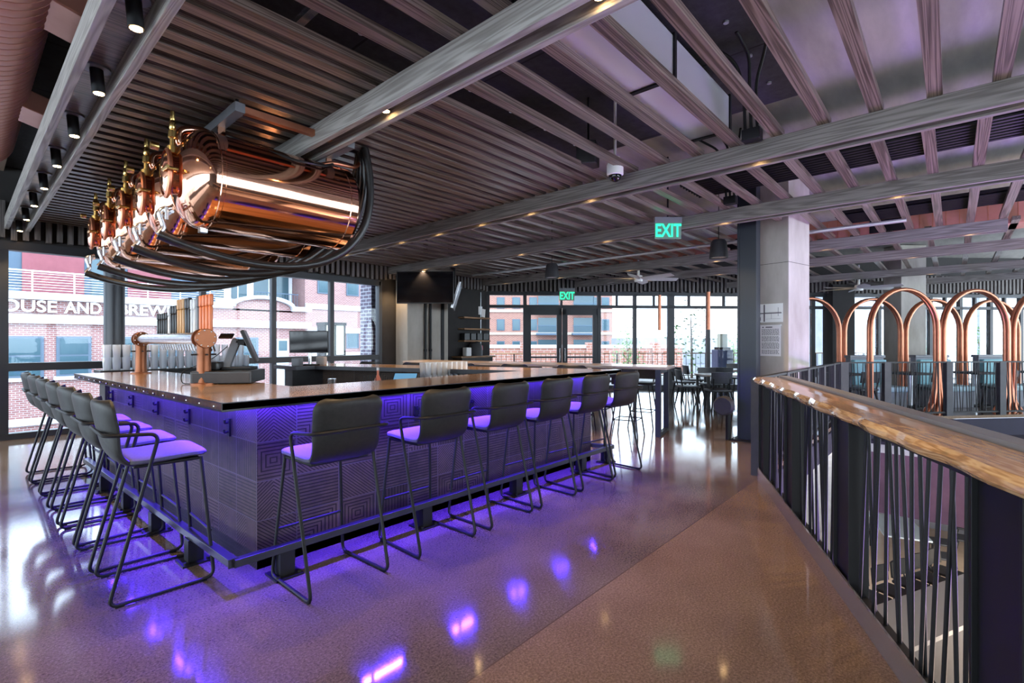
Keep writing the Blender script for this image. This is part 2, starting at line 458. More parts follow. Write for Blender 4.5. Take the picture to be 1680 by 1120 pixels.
def panel_mat():
    m=pmat('black acoustic board',(.03,.03,.035),.85); t=NT(m)
    tc=t.n('ShaderNodeTexCoord'); n1=t.noise(tc.outputs['Object'],9,6,.7)
    bk=t.n('ShaderNodeTexBrick'); bk.inputs['Scale'].default_value=1; bk.inputs['Brick Width'].default_value=2.3; bk.inputs['Row Height'].default_value=1.15
    bk.inputs['Mortar Size'].default_value=.012; bk.inputs['Color1'].default_value=(1,1,1,1); bk.inputs['Color2'].default_value=(.8,.8,.8,1); bk.inputs['Mortar'].default_value=(.05,.05,.05,1)
    t.l(tc.outputs['Object'],bk.inputs['Vector'])
    mx=t.n('ShaderNodeMix',data_type='RGBA',blend_type='MULTIPLY'); mx.inputs[0].default_value=1
    t.l(t.ramp(n1,[(.3,(.014,.014,.017)),(.7,(.038,.038,.044))]),mx.inputs[6]); t.l(bk.outputs['Color'],mx.inputs[7])
    t.l(mx.outputs[2],t.b.inputs['Base Color']); t.bump(n1,.3,.01)
    return m
M['panel']=panel_mat()

# ------------------------------------------------------------------ setting: floor, ceiling, walls
R25=math.radians(25)
def rail_pt(s,off=0.0):      # a point along the near balustrade, s metres from its far end
    return (5.62-math.cos(R25)*s-math.sin(R25)*off, 1.54-math.sin(R25)*s+math.cos(R25)*off)
CORN=(11.15,1.60)            # corner of the opening
D41=math.radians(-41)
far_end=(CORN[0]+math.cos(D41)*9, CORN[1]+math.sin(D41)*9)
WX,WY=10.6,10.45             # where the window wall turns
def fw(k,off=0.0):           # a point along the angled far wall
    c=math.sqrt(.5); return (WX+c*k-off*c, WY-c*k-off*c)
a=rail_pt(8.6)
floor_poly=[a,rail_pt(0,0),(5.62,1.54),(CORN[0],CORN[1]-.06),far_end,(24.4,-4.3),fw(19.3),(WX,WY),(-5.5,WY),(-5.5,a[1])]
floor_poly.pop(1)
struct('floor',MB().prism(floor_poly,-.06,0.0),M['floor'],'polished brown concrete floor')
fas=MB()
for p_,q_ in zip(floor_poly[1:4],floor_poly[2:5]) : fas.bar((*p_,-.24),(*q_,-.24),.05,.34)
fas.bar((*floor_poly[0],-.24),(*floor_poly[1],-.24),.05,.34)
struct('trim_4',fas,M['ledge'],'dark slab edge around the opening')
struct('floor',MB().box(-4,26,-14,6.0,-3.45,-3.3),M['lowerfloor'],'pale floor of the hall below')
struct('ceiling',MB().box(-9.2,25,-9.2,11.0,4.1,4.3),M['slab'],'bare concrete ceiling slab')
lin=struct('ceiling',MB().box(-2.6,5.8,1.1,10.3,4.0,4.099),M['panel'],'black acoustic boards under the slab')
wsh=MB()
for i in range(12):
    for j in range(8):
        x=-1.5+i*.62; y=1.35+j*1.15
        wsh.cyl((x,y,3.985),(x,y,4.0),.022,8)
wsh.build('washer',M['steel'],lin)
struct('ceiling',MB().box(-5.5,.46,-2,10.4,3.95,4.0),noisy('brown plaster',(.30,.22,.17),(.36,.27,.22),2,.8,.02),'brown plaster ceiling strip by the copper duct')

wb=MB(); wb.box(-9,1,-9.2,-9,-3.45,4.1); wb.box(1,25,-9.2,-9,-3.45,-.2); wb.box(1,25,-9.2,-9,3.9,4.1)  # unseen wall added to cut frontal fill, openings left for some light
for k in range(13): wb.box(1+1.9*k-.05,1+1.9*k+.05,-9.2,-9,-.2,3.9)
struct('wall_added_behind',wb,M['wall_dark'],'unseen dark wall added behind the camera to cut fill light')
wq=MB(); wq.box(-9.2,-9,-9,10.5,3.7,4.1); wq.box(-9.2,-9,-9,10.5,-3.45,.1)  # unseen left wall, openings enlarged to let more light in
for k in range(14): wq.box(-9.15,-9.05,-9+1.5*k-.05,-9+1.5*k+.05,.1,3.7)
struct('wall_left',wq,M['wall_dark'],'unseen window wall at the left, opened wide to let light in')
# left window wall, y = 10.46
def window(idx,parts_fn):
    pass
wl=MB()
for x in (.465,1.76,3.05,4.33,5.6,-.83,-2.13,-3.4):
    wl.box(x-.045,x+.045,10.38,10.50,0,2.86)
wl.box(-5.5,6.85,10.36,10.52,0,.09); wl.box(-5.5,6.85,10.37,10.51,1.01,1.13); wl.box(-5.5,6.85,10.36,10.52,2.80,2.93)
wl.box(6.80,6.88,10.36,10.52,0,2.9)
w=struct('window_1',wl,M['frame'],'tall dark-framed street windows behind the bar')
xs=[-5.5,-3.4,-2.13,-.83,.465,1.76,3.05,4.33,5.6,6.85]
for i in range(9):
    MB().box(xs[i]+.04,xs[i+1]-.04,10.435,10.445,.09,2.80).build('pane',M['glass'],w)
struct('wall_back',MB().box(-5.5,6.9,10.40,10.55,2.93,4.1),M['wall_dark'],'dark wall above the street windows')
struct('wall_back',MB().box(6.88,10.65,10.42,10.58,0,4.1),M['wall_dark'],'dark wall with shelves beside the far windows')
def battens(name,p,q,z0,z1,step,lab):
    mb=MB(); p=Vector((*p,0)); q=Vector((*q,0)); L=(q-p).length; d=(q-p)/L; n=int(L/step); ang=math.atan2(d.y,d.x)
    for i in range(n):
        c=p+d*(i+.5)*step; zz=z0+random.choice((0,0,.015,-.015,.03))
        mb.obox((c.x,c.y,(zz+z1)/2),(step*.52,.09,z1-zz),ang)
    return struct(name,mb,wood('batten wood',(.08,.07,.068),(.17,.15,.145),'Z',.65,9),lab)
battens('trim_1',(-4,10.33),(10.5,10.33),2.95,3.5,.125,'row of upright wooden battens above the street windows')

# angled far wall
def fbox(mb,k0,k1,o0,o1,z0,z1):
    a_,b_,c_,d_=fw(k0,o0),fw(k1,o0),fw(k1,o1),fw(k0,o1)
    mb.prism([a_,d_,c_,b_] if o1>o0 else [a_,b_,c_,d_],z0,z1)
fr=MB(); KEND=19.3
for k0,k1,z0,z1 in ((0,KEND,2.84,2.96),(0,KEND,2.46,2.55),(0,1.13,0,.12),(3.4,KEND,0,.12)):
    fbox(fr,k0,k1,-.06,.06,z0,z1)
mull=[0.03,1.14,3.40,4.505,5.63,6.80,7.85,9.0,10.15,11.3,12.3,13.05,14.0,15.0,16.02,17.05,18.1,19.2]
for k in mull:
    wdt=.05 if k not in (5.63,) else .10
    fbox(fr,k-wdt,k+wdt,-.06,.06,.1,2.9)
for k in (2.25,3.95,5.1,6.2,7.3,12.7,13.5,14.5,15.5,16.5):
    fbox(fr,k-.03,k+.03,-.05,.05,2.5,2.9)
w2=struct('window_2',fr,M['frame'],'dark-framed glazing along the angled far wall')
for i in range(len(mull)-1):
    k0,k1=mull[i],mull[i+1]
    g=MB(); 
    if not (1.1<k0<3.3): fbox(g,k0+.05,k1-.05,-.006,.006,.12,2.46)
    fbox(g,k0+.05,k1-.05,-.006,.006,2.55,2.84)
    g.build('pane',M['glass'],w2)
for di,(k0,k1,hs) in enumerate(((1.17,2.26,1),(2.28,3.36,0))):
    d=MB()
    fbox(d,k0,k0+.15,-.05,.05,0,2.42); fbox(d,k1-.15,k1,-.05,.05,0,2.42)
    fbox(d,k0,k1,-.05,.05,2.25,2.46); fbox(d,k0,k1,-.05,.05,0,.25); fbox(d,k0+.1,k1-.1,-.045,.045,.95,1.0)
    dd=struct('door_%d'%(di+1),d,M['frame'],('left' if di==0 else 'right')+' glazed leaf of the exit doors')
    g=MB(); fbox(g,k0+.15,k1-.15,-.006,.006,.25,2.25); g.build('pane',M['glass'],dd)
    h=MB(); kk=k1-.07 if hs else k0+.07; fbox(h,kk-.015,kk+.015,.05,.09,.85,1.25); h.build('handle',M['brushed'],dd)
struct('wall_far',(lambda b:(fbox(b,0,KEND,-.08,.06,2.96,4.1),b)[1])(MB()),M['wall_dark'],'dark wall above the far windows')
battens('trim_2',fw(.1,.12),fw(19,.12),2.95,3.5,.125,'row of upright wooden battens above the far windows')
struct('wall_far',(lambda b:(fbox(b,10.55,11.25,-.1,.35,0,3.2),b)[1])(MB()),M['wall_dark'],'dark pier between the far window bays')

# opening edge, ledge and mauve wall of the hall below
lp=[CORN,far_end,(far_end[0]-6.2,far_end[1]-2.0),(11.55,-5.5),(11.55,1.24)]
struct('wall_hall',MB().prism([(11.5,1.30),(11.5,-6.5),(11.8,-6.5),(11.8,1.30)],-1.75,-.62),M['purple'],'mauve wall panel above the hall below')
struct('trim_3',MB().prism([(11.46,1.30),(11.46,-6.5),(11.8,-6.5),(11.8,1.30)],-.62,-.46),M['stone'],'pale band along the top of the mauve wall')
struct('wall_hall',MB().prism([(11.42,1.32),(11.42,-6.5),(17,-6.5),(17,-3.4)],-.46,-.40),M['ledge'],'dark indigo ledge below the booth balustrade')
struct('wall_hall',MB().box(16.5,16.7,-8,1.5,-3.3,-.5),M['pale'],'pale wall of the hall below')

# columns
def prism_rot(c,sx,sy,rz,z0,z1): return MB().obox((c[0],c[1],(z0+z1)/2),(sx,sy,z1-z0),rz)
rc=math.radians(-12)
cc=(8.13,1.80)
cvec=(math.cos(rc),math.sin(rc)); cn=(-math.sin(rc),math.cos(rc))
cw,cd=.68,.52
cctr=(cc[0]+cvec[0]*cw/2+cn[0]*cd/2, cc[1]+cvec[1]*cw/2+cn[1]*cd/2)
col=thing('concrete_column','board-marked concrete column with notices beside the stair opening','column',(cctr[0],cctr[1],0),rc)
MB().box(-cw/2,cw/2,-cd/2,cd/2,0,4.08).build('shaft',M['concrete'],col,.012)
MB().box(-cw/2-.002,cw/2+.002,-cd/2-.002,cd/2+.002,2.62,2.628).build('joint',pmat('column seam',(.14,.13,.12),.9),col)  # thin darker band marking the seam around the shaft
st=thing('steel_column','dark steel box column in front of the concrete column','column',(7.74,2.24,0))
mb=MB(); mb.box(-.10,.10,-.13,-.10,.02,4.08); mb.box(-.10,.10,.10,.13,.02,4.08); mb.box(-.012,.012,-.10,.10,.02,4.08); mb.box(-.09,-.07,-.1,.1,.02,4.08); mb.build('shaft',pmat('blue black steel',(.012,.017,.026),.4,.2),st)
MB().box(-.19,.19,-.2,.2,0,.022).build('base_plate',M['black'],st)
b=MB()
for x in(-.15,.15):
    for y in(-.16,.16): b.cyl((x,y,.02),(x,y,.05),.016,6)
b.build('bolt',M['steel'],st)
fc=thing('pipe_cap','round black flanged pipe outlet low beside the steel column','pipe fitting',(7.50,2.48,.52))
MB().lathe([(.001,-.16),(.12,-.16),(.14,-.13),(.14,-.05),(.09,-.03),(.09,.02),(.001,.02)],(0,0,0),18,'X').build('cap',M['black_soft'],fc)
MB().tube(fillet([(.0,0,0),(.09,0,0),(.09,0,-.52)],.06),.04,10).build('pipe',M['black'],fc)
p=thing('concrete_column','broad concrete column behind the bar under the hanging televisions','column',(7.94,10.12,0))
MB().box(-.65,.65,-.22,.26,0,4.08).build('shaft',M['concrete'],p,.012)
for x in (-.14,.02):
    t_=MB(); t_.cyl((x,-.27,0),(x,-.27,3.0),.03,10); t_.cyl((x,-.27,1.2),(x,-.27,1.26),.042,10); t_.build('conduit',M['black'],p)
MB().box(.40,.50,-.24,-.22,0,3.0).build('strip',M['black'],p)
rcx=solo('round_column',MB().cyl((0,0,0),(0,0,4.08),.135,24),pmat('grey black column paint',(.03,.033,.04),.35,.2),'round dark steel column in front of the street windows','column',(1.66,9.9,0))
fcx=fw(11.75,1.6)
p=thing('concrete_column','pale concrete column behind the leftmost copper arch','column',(fcx[0]-.2,fcx[1],0),-PI/4)
MB().box(-.36,.36,-.3,.3,0,4.08).build('shaft',M['concrete'],p,.012)

# ------------------------------------------------------------------ ceiling beams, lamps, slats
BEAMS=[('narrow lamp channel beside the copper duct',.46,.73,-2.0,10.25),('side-lit double beam crossing above the copper tanks',1.97,2.17,-2.5,10.25),
 ('double beam above the right end of the bar',4.78,5.0,-2.8,10.25),('double beam carrying the nearer exit sign',6.97,7.19,-2.8,10.25),
 ('double beam ending short in front of the booths',10.2,10.42,-.6,10.25),('double beam just beyond the copper box duct',12.3,12.52,-3.0,8.45),
 ('double beam over the booth tables',15.6,15.82,-3.0,5.15),('double beam nearest the booth windows',18.3,18.52,-3.0,2.4)]
for nm,x0,x1,y0,y1 in BEAMS:
    t=thing('ceiling_beam',nm,'beam',((x0+x1)/2,y0,3.08),0,'grey timber ceiling beams')
    w_=(x1-x0)/2; L=y1-y0; th=.05
    MB().box(-w_,-w_+th,0,L,0,.17).build('board',M['beam_lit' if x0<3 else 'beam'],t,.004)
    MB().box(w_-th,w_,0,L,0,.17).build('board',M['beam_lit' if x0<3 else 'beam'],t,.004)
    MB().box(-w_+th,w_-th,0,L,.12,.165).build('filler_strip',(M['slat'] if x0<1 else M['black_soft']),t)
def can_lamp(loc,label,grp,plate=False,tilt=0):
    t=thing('downlight',label,'lamp',loc,0,grp)
    if plate:
        MB().lathe([(.001,.0),(.075,.0),(.075,-.012),(.001,-.012)],(0,0,0),20).build('ceiling_plate',M['grey'],t)
        MB().cyl((0,0,-.01),(.012,0,-.16),.036,16).build('canister',M['black'],t)
        MB().lathe([(.001,-.002),(.028,-.002),(.028,.004),(.001,.004)],(.0124,0,-.162),14).build('bulb',M['bulb'],t)
    else:
        MB().cyl((0,0,.05),(0,0,-.012),.034,14).build('canister',M['black'],t)
        MB().lathe([(.001,-.014),(.026,-.014),(.026,-.006),(.001,-.006)],(0,0,0),14).build('bulb',M['bulb'],t)
    return t
first=None
for i in range(8):
    y=3.1+.99*i; lab='black canister lamp in the left channel, %s from the picture front'%nth(i+1)
    if first is None: first=can_lamp((.595,y,3.2),lab,'canister lamps in the left channel',True)
    else: dup(first,(.595,y,3.2),None,lab)
proto=None
LAMPS=[(2.07,[1.28,3.07,4.9,6.7,8.5],'in the side-lit beam above the tanks'),(4.89,[-.5,1.34,3.17,4.09,5.0,5.95,6.9,7.8,8.7,9.6],'in the beam above the bar end'),
 (7.08,[.47,2.38,4.27,6.13,8.0,9.04,10.0],'in the exit-sign beam'),(10.31,[-.2,1.7,3.63,5.6,7.6,9.5],'in the beam ending before the booths'),
 (12.41,[-1.0,.6,2.4,4.3,6.2],'in the beam beyond the box duct'),(15.71,[-1.4,.4,2.3],'in the beam over the booth tables')]
for x,ys,wh in LAMPS:
    for i,y in enumerate(ys):
        lab='small warm lamp %s, %s from its near end'%(wh,nth(i+1))
        if proto is None: proto=can_lamp((x,y,3.13),lab,'small warm beam lamps')
        else: dup(proto,(x,y,3.13),None,lab)
def lamp_spot(parent,z,power,ang=95):
    d=bpy.data.lights.new('lamp_glow','SPOT'); d.energy=power; d.color=(1.0,.66,.34); d.spot_size=math.radians(ang); d.spot_blend=.6; d.shadow_soft_size=.03
    o=bpy.data.objects.new('lamp_glow',d); COL.objects.link(o); o.parent=parent; o.location=(.012 if z<-.1 else 0,0,z)
for o in [o for o in COL.objects if o.name.startswith('downlight')]:
    if o.location.x<1: lamp_spot(o,-.175,26)
    elif o.location.x<8: lamp_spot(o,-.03,40)
def slat(x0,x1,y,label,grp):
    solo('ceiling_slat',MB().box(x0,x1,-.045,.045,0,.055),M['slat'],label,'ceiling slat',(0,y,3.25),0,grp)
ys=[]; y=10.2
while y>2.95: ys.append(y); y-=.178
y=2.9
while y>-2.4: ys.append(y); y-=.35
for i,y in enumerate(ys): slat(.62,4.84,y,'grey timber slat over the bar, %s from the street windows'%nth(i+1),'slats over the bar')
y=10.1; i=0
while y>-2.7:
    i+=1; slat(4.94,10.25,y,'grey timber slat over the walkway, %s from the shelf wall'%nth(i),'slats over the walkway'); y-=.355
y=8.3; i=0
while y>-2.9:
    i+=1; xe=min(18.35,WX+WY-y-.35); slat(10.4,xe,y,'grey timber slat over the dining side, %s from the far corner'%nth(i),'slats over the dining side'); y-=.5

# ducts and pipes
cd_=thing('spiral_duct','copper-coloured spiral duct with square outlets along the left channel','duct',(.11,-1.5,3.60))
prof=[]; n=0; z=0.0
while z<9.1:
    prof+= [(.308,z),(.312,z+.04),(.308,z+.082),(.299,z+.086),(.299,z+.09)]; z+=.094
prof+=[(.30,z),(.29,z+.06),(.2,z+.18),(.001,z+.22)]
MB().lathe(prof,(0,0,0),36,'Y').build('duct_body',M['copper_paint'],cd_)
for yy in (5.6,7.55):
    MB().obox((.30,yy,-.10),(.34,.42,.16),0,0,.25).build('outlet_box',M['copper_paint'],cd_,.01)
sd=thing('square_duct','shiny rectangular steel duct between the slats above the bar end','duct',(2.3,1.58,3.45))
MB().box(0,2.6,0,.46,0,.32).build('duct_body',M['ductsteel'],sd,.01)
for x in (0,1.3,2.55): MB().box(x,x+.04,-.015,.475,-.015,.335).build('flange',M['black'],sd)
bd=thing('box_duct','long copper rectangular duct beyond the walkway','duct',(11.0,-2.0,3.25))
MB().box(-.28,.28,0,10.1,0,.42).build('duct_body',M['copper_paint'],bd,.01)
g=MB()
for yy in (2.6,5.2,9.55): g.box(-.29,-.275,yy,yy+.5,.1,.32)
g.build('grille',M['black'],bd)
ridge=MB()
for k in range(60): ridge.box(-.286,-.278,.1+k*.165,.112+k*.165,.02,.40)
ridge.build('seam',M['copper_dull'],bd)
solo('sprinkler_pipe',MB().tube([(0,0,.0),(0,9.8,0)],.035,10),M['black'],'long black sprinkler pipe under the slab past the nearer exit sign','pipe',(8.2,-1.5,3.45))
solo('sprinkler_pipe',MB().tube([(0,0,.0),(0,9.0,0)],.03,10),M['steel'],'grey pipe running over the walkway behind the exit sign','pipe',(9.1,.5,3.2))
rod=thing('hanging_pipe','black dropped pipe with red couplings at the upper right','pipe',(4.35,-.6,4.1))
MB().cyl((0,0,0),(0,0,-.75),.022,10).build('pipe',M['black'],rod)
b=MB()
for z in (-.38,-.72): b.cyl((0,0,z-.018),(0,0,z+.018),.045,8)
b.build('coupling',pmat('red coupling',(.28,.04,.05),.5),rod)
for i,(x,y,l1) in enumerate(((4.62,1.28,'bundle of bent black conduit hanging by the bright steel duct'),(6.6,2.1,'bundle of black conduit above the exit-sign beam'))):
    c=thing('conduit_bundle',l1,'conduit',(x,y,4.0))
    for k in range(3):
        MB().tube(fillet([(-.35,.25*k-.2,0),(-.1,.12*k-.1,-.1),(0,.05*k,-.3),(0.05,.05*k,-.7)],.1),.014,7).build('conduit',M['black'],c)
    MB().box(.0,.11,-.03,.12,-.78,-.68).build('junction_box',M['black'],c,.006)
for i,(yy,zz) in enumerate(((6.1,3.44),(9.25,3.44))):
    t=thing('cable_tray',('black ribbed cable tray just behind the beam over the bar end','black ribbed cable tray just behind the exit-sign beam')[i],'cable tray',(yy,-3.0,zz))
    MB().box(0,.74,0,(5.6,4.4)[i],.02,.06).build('tray',M['black'],t)
    q=MB()
    for k in range(8): q.cyl((.06+.088*k,0,0),(.06+.088*k,(5.6,4.4)[i],0),.024,8)
    q.build('cable',M['black'],t)
for i,(x,y,ln,lb) in enumerate(((6.0,3.0,'mesh panel over the bar end between two slats'),(1.2,1.7,'wire mesh panel above the slats near the duct'),(3.0,4.0,'wire mesh panel above the tanks'))[:0]): pass

solo('strut_channel',MB().box(-.025,.025,0,9.0,0,.04),M['brushed'],'long shiny strut channel above the slats over the tanks','strut',(1.42,1.0,3.42))
# exit signs
def exit_sign(loc,rz,label,sc=1.0,stem=.25):
    t=thing('exit_sign',label,'exit sign',loc,rz,'green exit signs')
    MB().box(-.165*sc,.165*sc,-.012,.012,-.24*sc,-.045*sc).build('panel',M['exitbg'],t,.003)
    MB().box(-.17*sc,.17*sc,-.03,.03,-.045*sc,.03*sc).build('housing',M['grey'],t,.004)
    MB().cyl((0,0,.03*sc),(0,0,4.1-loc[2]),.012,10).build('stem',M['black'],t)
    cu=bpy.data.curves.new('exit_text','FONT'); cu.body='EXIT'; cu.size=.185*sc; cu.extrude=.004; cu.offset=.004*sc
    cu.align_x='CENTER'; cu.align_y='CENTER'
    ob=bpy.data.objects.new('tmp',cu); COL.objects.link(ob)
    me=bpy.data.meshes.new_from_object(ob.evaluated_get(bpy.context.evaluated_depsgraph_get()))
    bpy.data.objects.remove(ob)
    me.materials.clear(); me.materials.append(M['exit'])
    lo=bpy.data.objects.new('lettering',me); COL.objects.link(lo); lo.parent=t
    lo.location=(0,-.017,-.145*sc); lo.rotation_euler=(PI/2,0,0); lo.scale=(.86,1.22,1)
    return t
exit_sign((6.80,3.06,3.2),math.radians(-48),'larger green EXIT sign hung from the beam near the steel column',1.15,.3)
ex=fw(2.25,1.0); exit_sign((ex[0],ex[1],2.92),-PI/4,'small green EXIT sign above the glazed exit doors',1.3,.5)

# black pendant speakers, camera, fans, copper tube lamps
def can_speaker(loc,label,s=1.0):
    t=thing('pendant_speaker',label,'speaker',loc,0,'black pendant speakers')
    MB().lathe([(.001,.30*s),(.10*s,.30*s),(.125*s,.26*s),(.15*s,.03*s),(.15*s,0),(.12*s,0)],(0,0,0),20).build('housing',M['black_soft'],t)
    MB().lathe([(.001,.012*s),(.14*s,.012*s),(.14*s,.02*s)],(0,0,0),20).build('grille',M['white'],t)
    MB().cyl((0,0,.30*s),(0,0,4.1-loc[2]),.006,6).build('cable',M['black'],t)
can_speaker((8.4,6.35,2.80),'black pendant speaker left of the exit-sign beam lamps',1.0)
can_speaker((8.55,2.95,2.86),'black pendant speaker just right of the larger exit sign',1.0)
can_speaker((9.35,2.65,2.95),'black pendant speaker nearest the steel column',1.05)
sp=thing('loudspeaker','black wedge loudspeaker hung between slats over the walkway','speaker',(4.4,2.85,3.28),math.radians(20))
MB().prism([(-.09,-.1),(.09,-.1),(.13,.1),(-.13,.1)],0,.24).build('cabinet',M['black_soft'],sp,.012)
MB().cyl((0,0,.24),(0,0,.82),.012,8).build('bracket',M['black'],sp)
dc=thing('dome_camera','white dome security camera hanging by the wedge loudspeaker','camera',(4.55,2.62,3.12))
MB().lathe([(.001,.24),(.05,.24),(.085,.16),(.085,.06),(.07,.05)],(0,0,0),20).build('housing',M['white'],dc)
MB().sphere((0,0,.05),.065,16,8).build('lens_dome',M['screen'],dc)
MB().cyl((0,0,.24),(0,0,.98),.015,8).build('stem',M['white'],dc)
def fan(loc,label,r=.95):
    t=thing('ceiling_fan',label,'fan',loc,.3,'white ceiling fans')
    MB().lathe([(.001,-.08),(.09,-.07),(.11,0),(.09,.07),(.03,.09),(.02,.6)],(0,0,0),18).build('motor',M['white'],t)
    for k in range(6):
        a_=k*PI/3; m_=Matrix.Rotation(a_,3,'Z'); pr=[]
        for i in range(7):
            s_=.1+(r-.1)*i/6; w_=.05+.06*math.sin(PI*min(1,i/6*.9))
            pr.append([m_@Vector((s_,-w_,.02)),m_@Vector((s_,w_,-.02))])
        b=MB(); b.grid(pr); b.grid([[p+Vector((0,0,-.012)) for p in q] for q in pr],True,True); b.build('blade',M['white'],t)
fan((10.62,5.5,2.92),'white six-bladed ceiling fan in front of the exit-door windows')
fan((15.8,1.85,2.86),'white ceiling fan over the copper booth arches')
for i,(px,lb) in enumerate((((12.6,5.9),'copper tube pendant hanging left before the far windows'),((12.6,4.6),'copper tube pendant hanging right before the far windows'),((12.2,2.45),'copper tube pendant right of the concrete column'))):
    t=thing('tube_pendant',lb,'pendant lamp',(px[0],px[1],1.75),0,'copper tube pendants')
    MB().lathe([(.030,0),(.045,0),(.045,.95),(.001,.95)],(0,0,0),16).build('shade',M['copper_dull'],t)
    MB().cyl((0,0,.95),(0,0,1.33),.006,6).build('cord',M['black'],t)

# ------------------------------------------------------------------ the bar
OUT=[(.84,7.05),(.985,3.05),(5.45,3.05),(3.90,7.45),(3.10,7.45)]
INN=[(3.10,6.75),(3.38,6.75),(4.42,3.80),(1.72,3.80),(1.59,7.05)]
top=thing('bar_countertop','varnished timber bar top with dark steel edging','countertop',(0,0,0))
MB().prism(OUT+INN,1.062,1.105).build('timber_top',M['counter'],top,.004)
ed=MB()
for (ax,ay),(bx,by) in zip(OUT[:-1],OUT[1:]):
    d=Vector((bx-ax,by-ay,0)); n=Vector((d.y,-d.x,0)).normalized()*-.004
    ed.bar((ax+n.x,ay+n.y,1.08),(bx+n.x,by+n.y,1.08),.008,.052)
for (ax,ay),(bx,by) in (((.84,7.05),(1.59,7.05)),((3.1,7.45),(3.1,6.75)),((3.1,6.75),(3.38,6.75)),((3.38,6.75),(4.42,3.8))):
    ed.bar((ax,ay,1.08),(bx,by,1.08),.008,.052)
ed.build('edge_band',pmat('dark steel edge',(.05,.05,.055),.32,.8),top)
sc=MB()
for k in range(18):
    t_=k/17; x=.985+(.84-.985)*t_-.006; y=3.15+3.8*t_
    sc.sphere((x,y,1.08),.007,8,4)
sc.build('screw',M['brushed'],top)
base=thing('bar_unit','bar front of carved dark wood blocks lit violet','bar',(0,0,0))
BO=[(1.13,6.98),(1.27,3.30),(5.15,3.30),(3.78,7.2),(3.15,7.2)]
BI=[(3.15,6.95),(3.60,6.95),(4.83,3.55),(1.50,3.55),(1.40,6.98)]
def panel(p,q,pi,qi,name,mat=None):
    MB().prism([p,q,qi,pi] if False else [p,q,qi,pi],.0,1.06).build(name,mat or M['barface'],base)
panel(BO[0],BO[1],BI[4],BI[3],'side_panel')
panel(BO[1],BO[2],BI[3],BI[2],'front_panel')
panel(BO[2],BO[3],BI[2],BI[1],'end_panel')
panel(BO[3],BO[4],BI[1],BI[0],'back_panel',M['black_soft'])
sk=MB()
for (p,q) in ((BO[0],BO[1]),(BO[1],BO[2]),(BO[2],BO[3])):
    d=Vector((q[0]-p[0],q[1]-p[1],0)).normalized(); n=Vector((d.y,-d.x,0))*-.006
    sk.bar((p[0]+n.x,p[1]+n.y,.05),(q[0]+n.x,q[1]+n.y,.05),.012,.1)
sk.build('kick_plate',M['black_soft'],base)
def hook_mb():
    h=MB(); h.box(-.022,.022,-.014,0,-.06,.06); h.tube(fillet([(0,-.012,.035),(0,-.035,.03),(0,-.035,.055)],.015),.008,7); h.tube(fillet([(0,-.012,-.03),(0,-.038,-.035),(0,-.038,-.01)],.015),.008,7); return h
for k in range(5):
    y=3.72+k*.78; h=hook_mb().build('purse_hook',M['black'],base); tt=(y-3.3)/3.68
    h.location=(1.27-.14*tt,y,.86); h.rotation_euler=(0,0,-PI/2)
for k in range(6):
    h=hook_mb().build('purse_hook',M['black'],base); h.location=(1.9+k*.62,3.30,.86)
ct=MB()
for k in range(9): ct.cyl((1.5+k*.43,3.27,1.035),(1.5+k*.43,3.27,1.06),.014,8)
ct.build('light_clip',M['white'],base)
rail=thing('foot_rail','black steel foot rail on short posts around the bar','foot rail',(0,0,0))
fr_=MB(); pts=[(.93,6.95),(1.06,3.09),(5.30,3.09),(4.2,6.2)]
for p_,q_ in zip(pts[:-1],pts[1:]): fr_.bar((*p_,.175),(*q_,.175),.05,.045)
fr_.build('rail',pmat('worn black steel',(.05,.05,.06),.3,.7),rail,.003)
posts=[(1.045,3.75,1),(1.02,4.55,1),(.995,5.35,1),(.965,6.15,1),(1.36,3.11,0),(2.45,3.11,0),(3.55,3.11,0),(4.65,3.11,0),(5.2,3.12,0)]
for x,y,sd_ in posts:
    q=MB(); q.box(x-.045,x+.045,y-.045,y+.045,.012,.155); q.box(x-.085,x+.085,y-.085,y+.085,0,.012)
    for ax in(-.065,.065): q.cyl((x+ax,y-.065,.01),(x+ax,y-.065,.028),.012,6)
    q.build('post',M['black'],rail)
def led(p,q,label):
    d=Vector((q[0]-p[0],q[1]-p[1],0)); L=d.length
    t=solo('led_strip',MB().box(0,L,-.009,.009,-.008,.0),M['led'],label,'led strip',(p[0],p[1],1.058),math.atan2(d.y,d.x),'violet led strips')
led((1.20,3.235),(5.15,3.235),'violet led strip under the long front counter edge')
led((1.075,6.9),(1.205,3.3),'violet led strip under the left counter edge')
led((5.22,3.3),(4.1,6.4),'violet led strip under the right end counter edge')

def led_wash(p,q,power):
    d=Vector((q[0]-p[0],q[1]-p[1],0)); L=d.length
    o=area_light('led_wash',((p[0]+q[0])/2,(p[1]+q[1])/2,1.046),(math.radians(-28),0,math.atan2(d.y,d.x)),L,.02,power,(.075,.024,1.0)); o.data.spread=math.radians(100)
led_wash((1.20,3.215),(5.15,3.215),56); led_wash((1.055,6.9),(1.185,3.3),50); led_wash((5.24,3.3),(4.12,6.4),34)
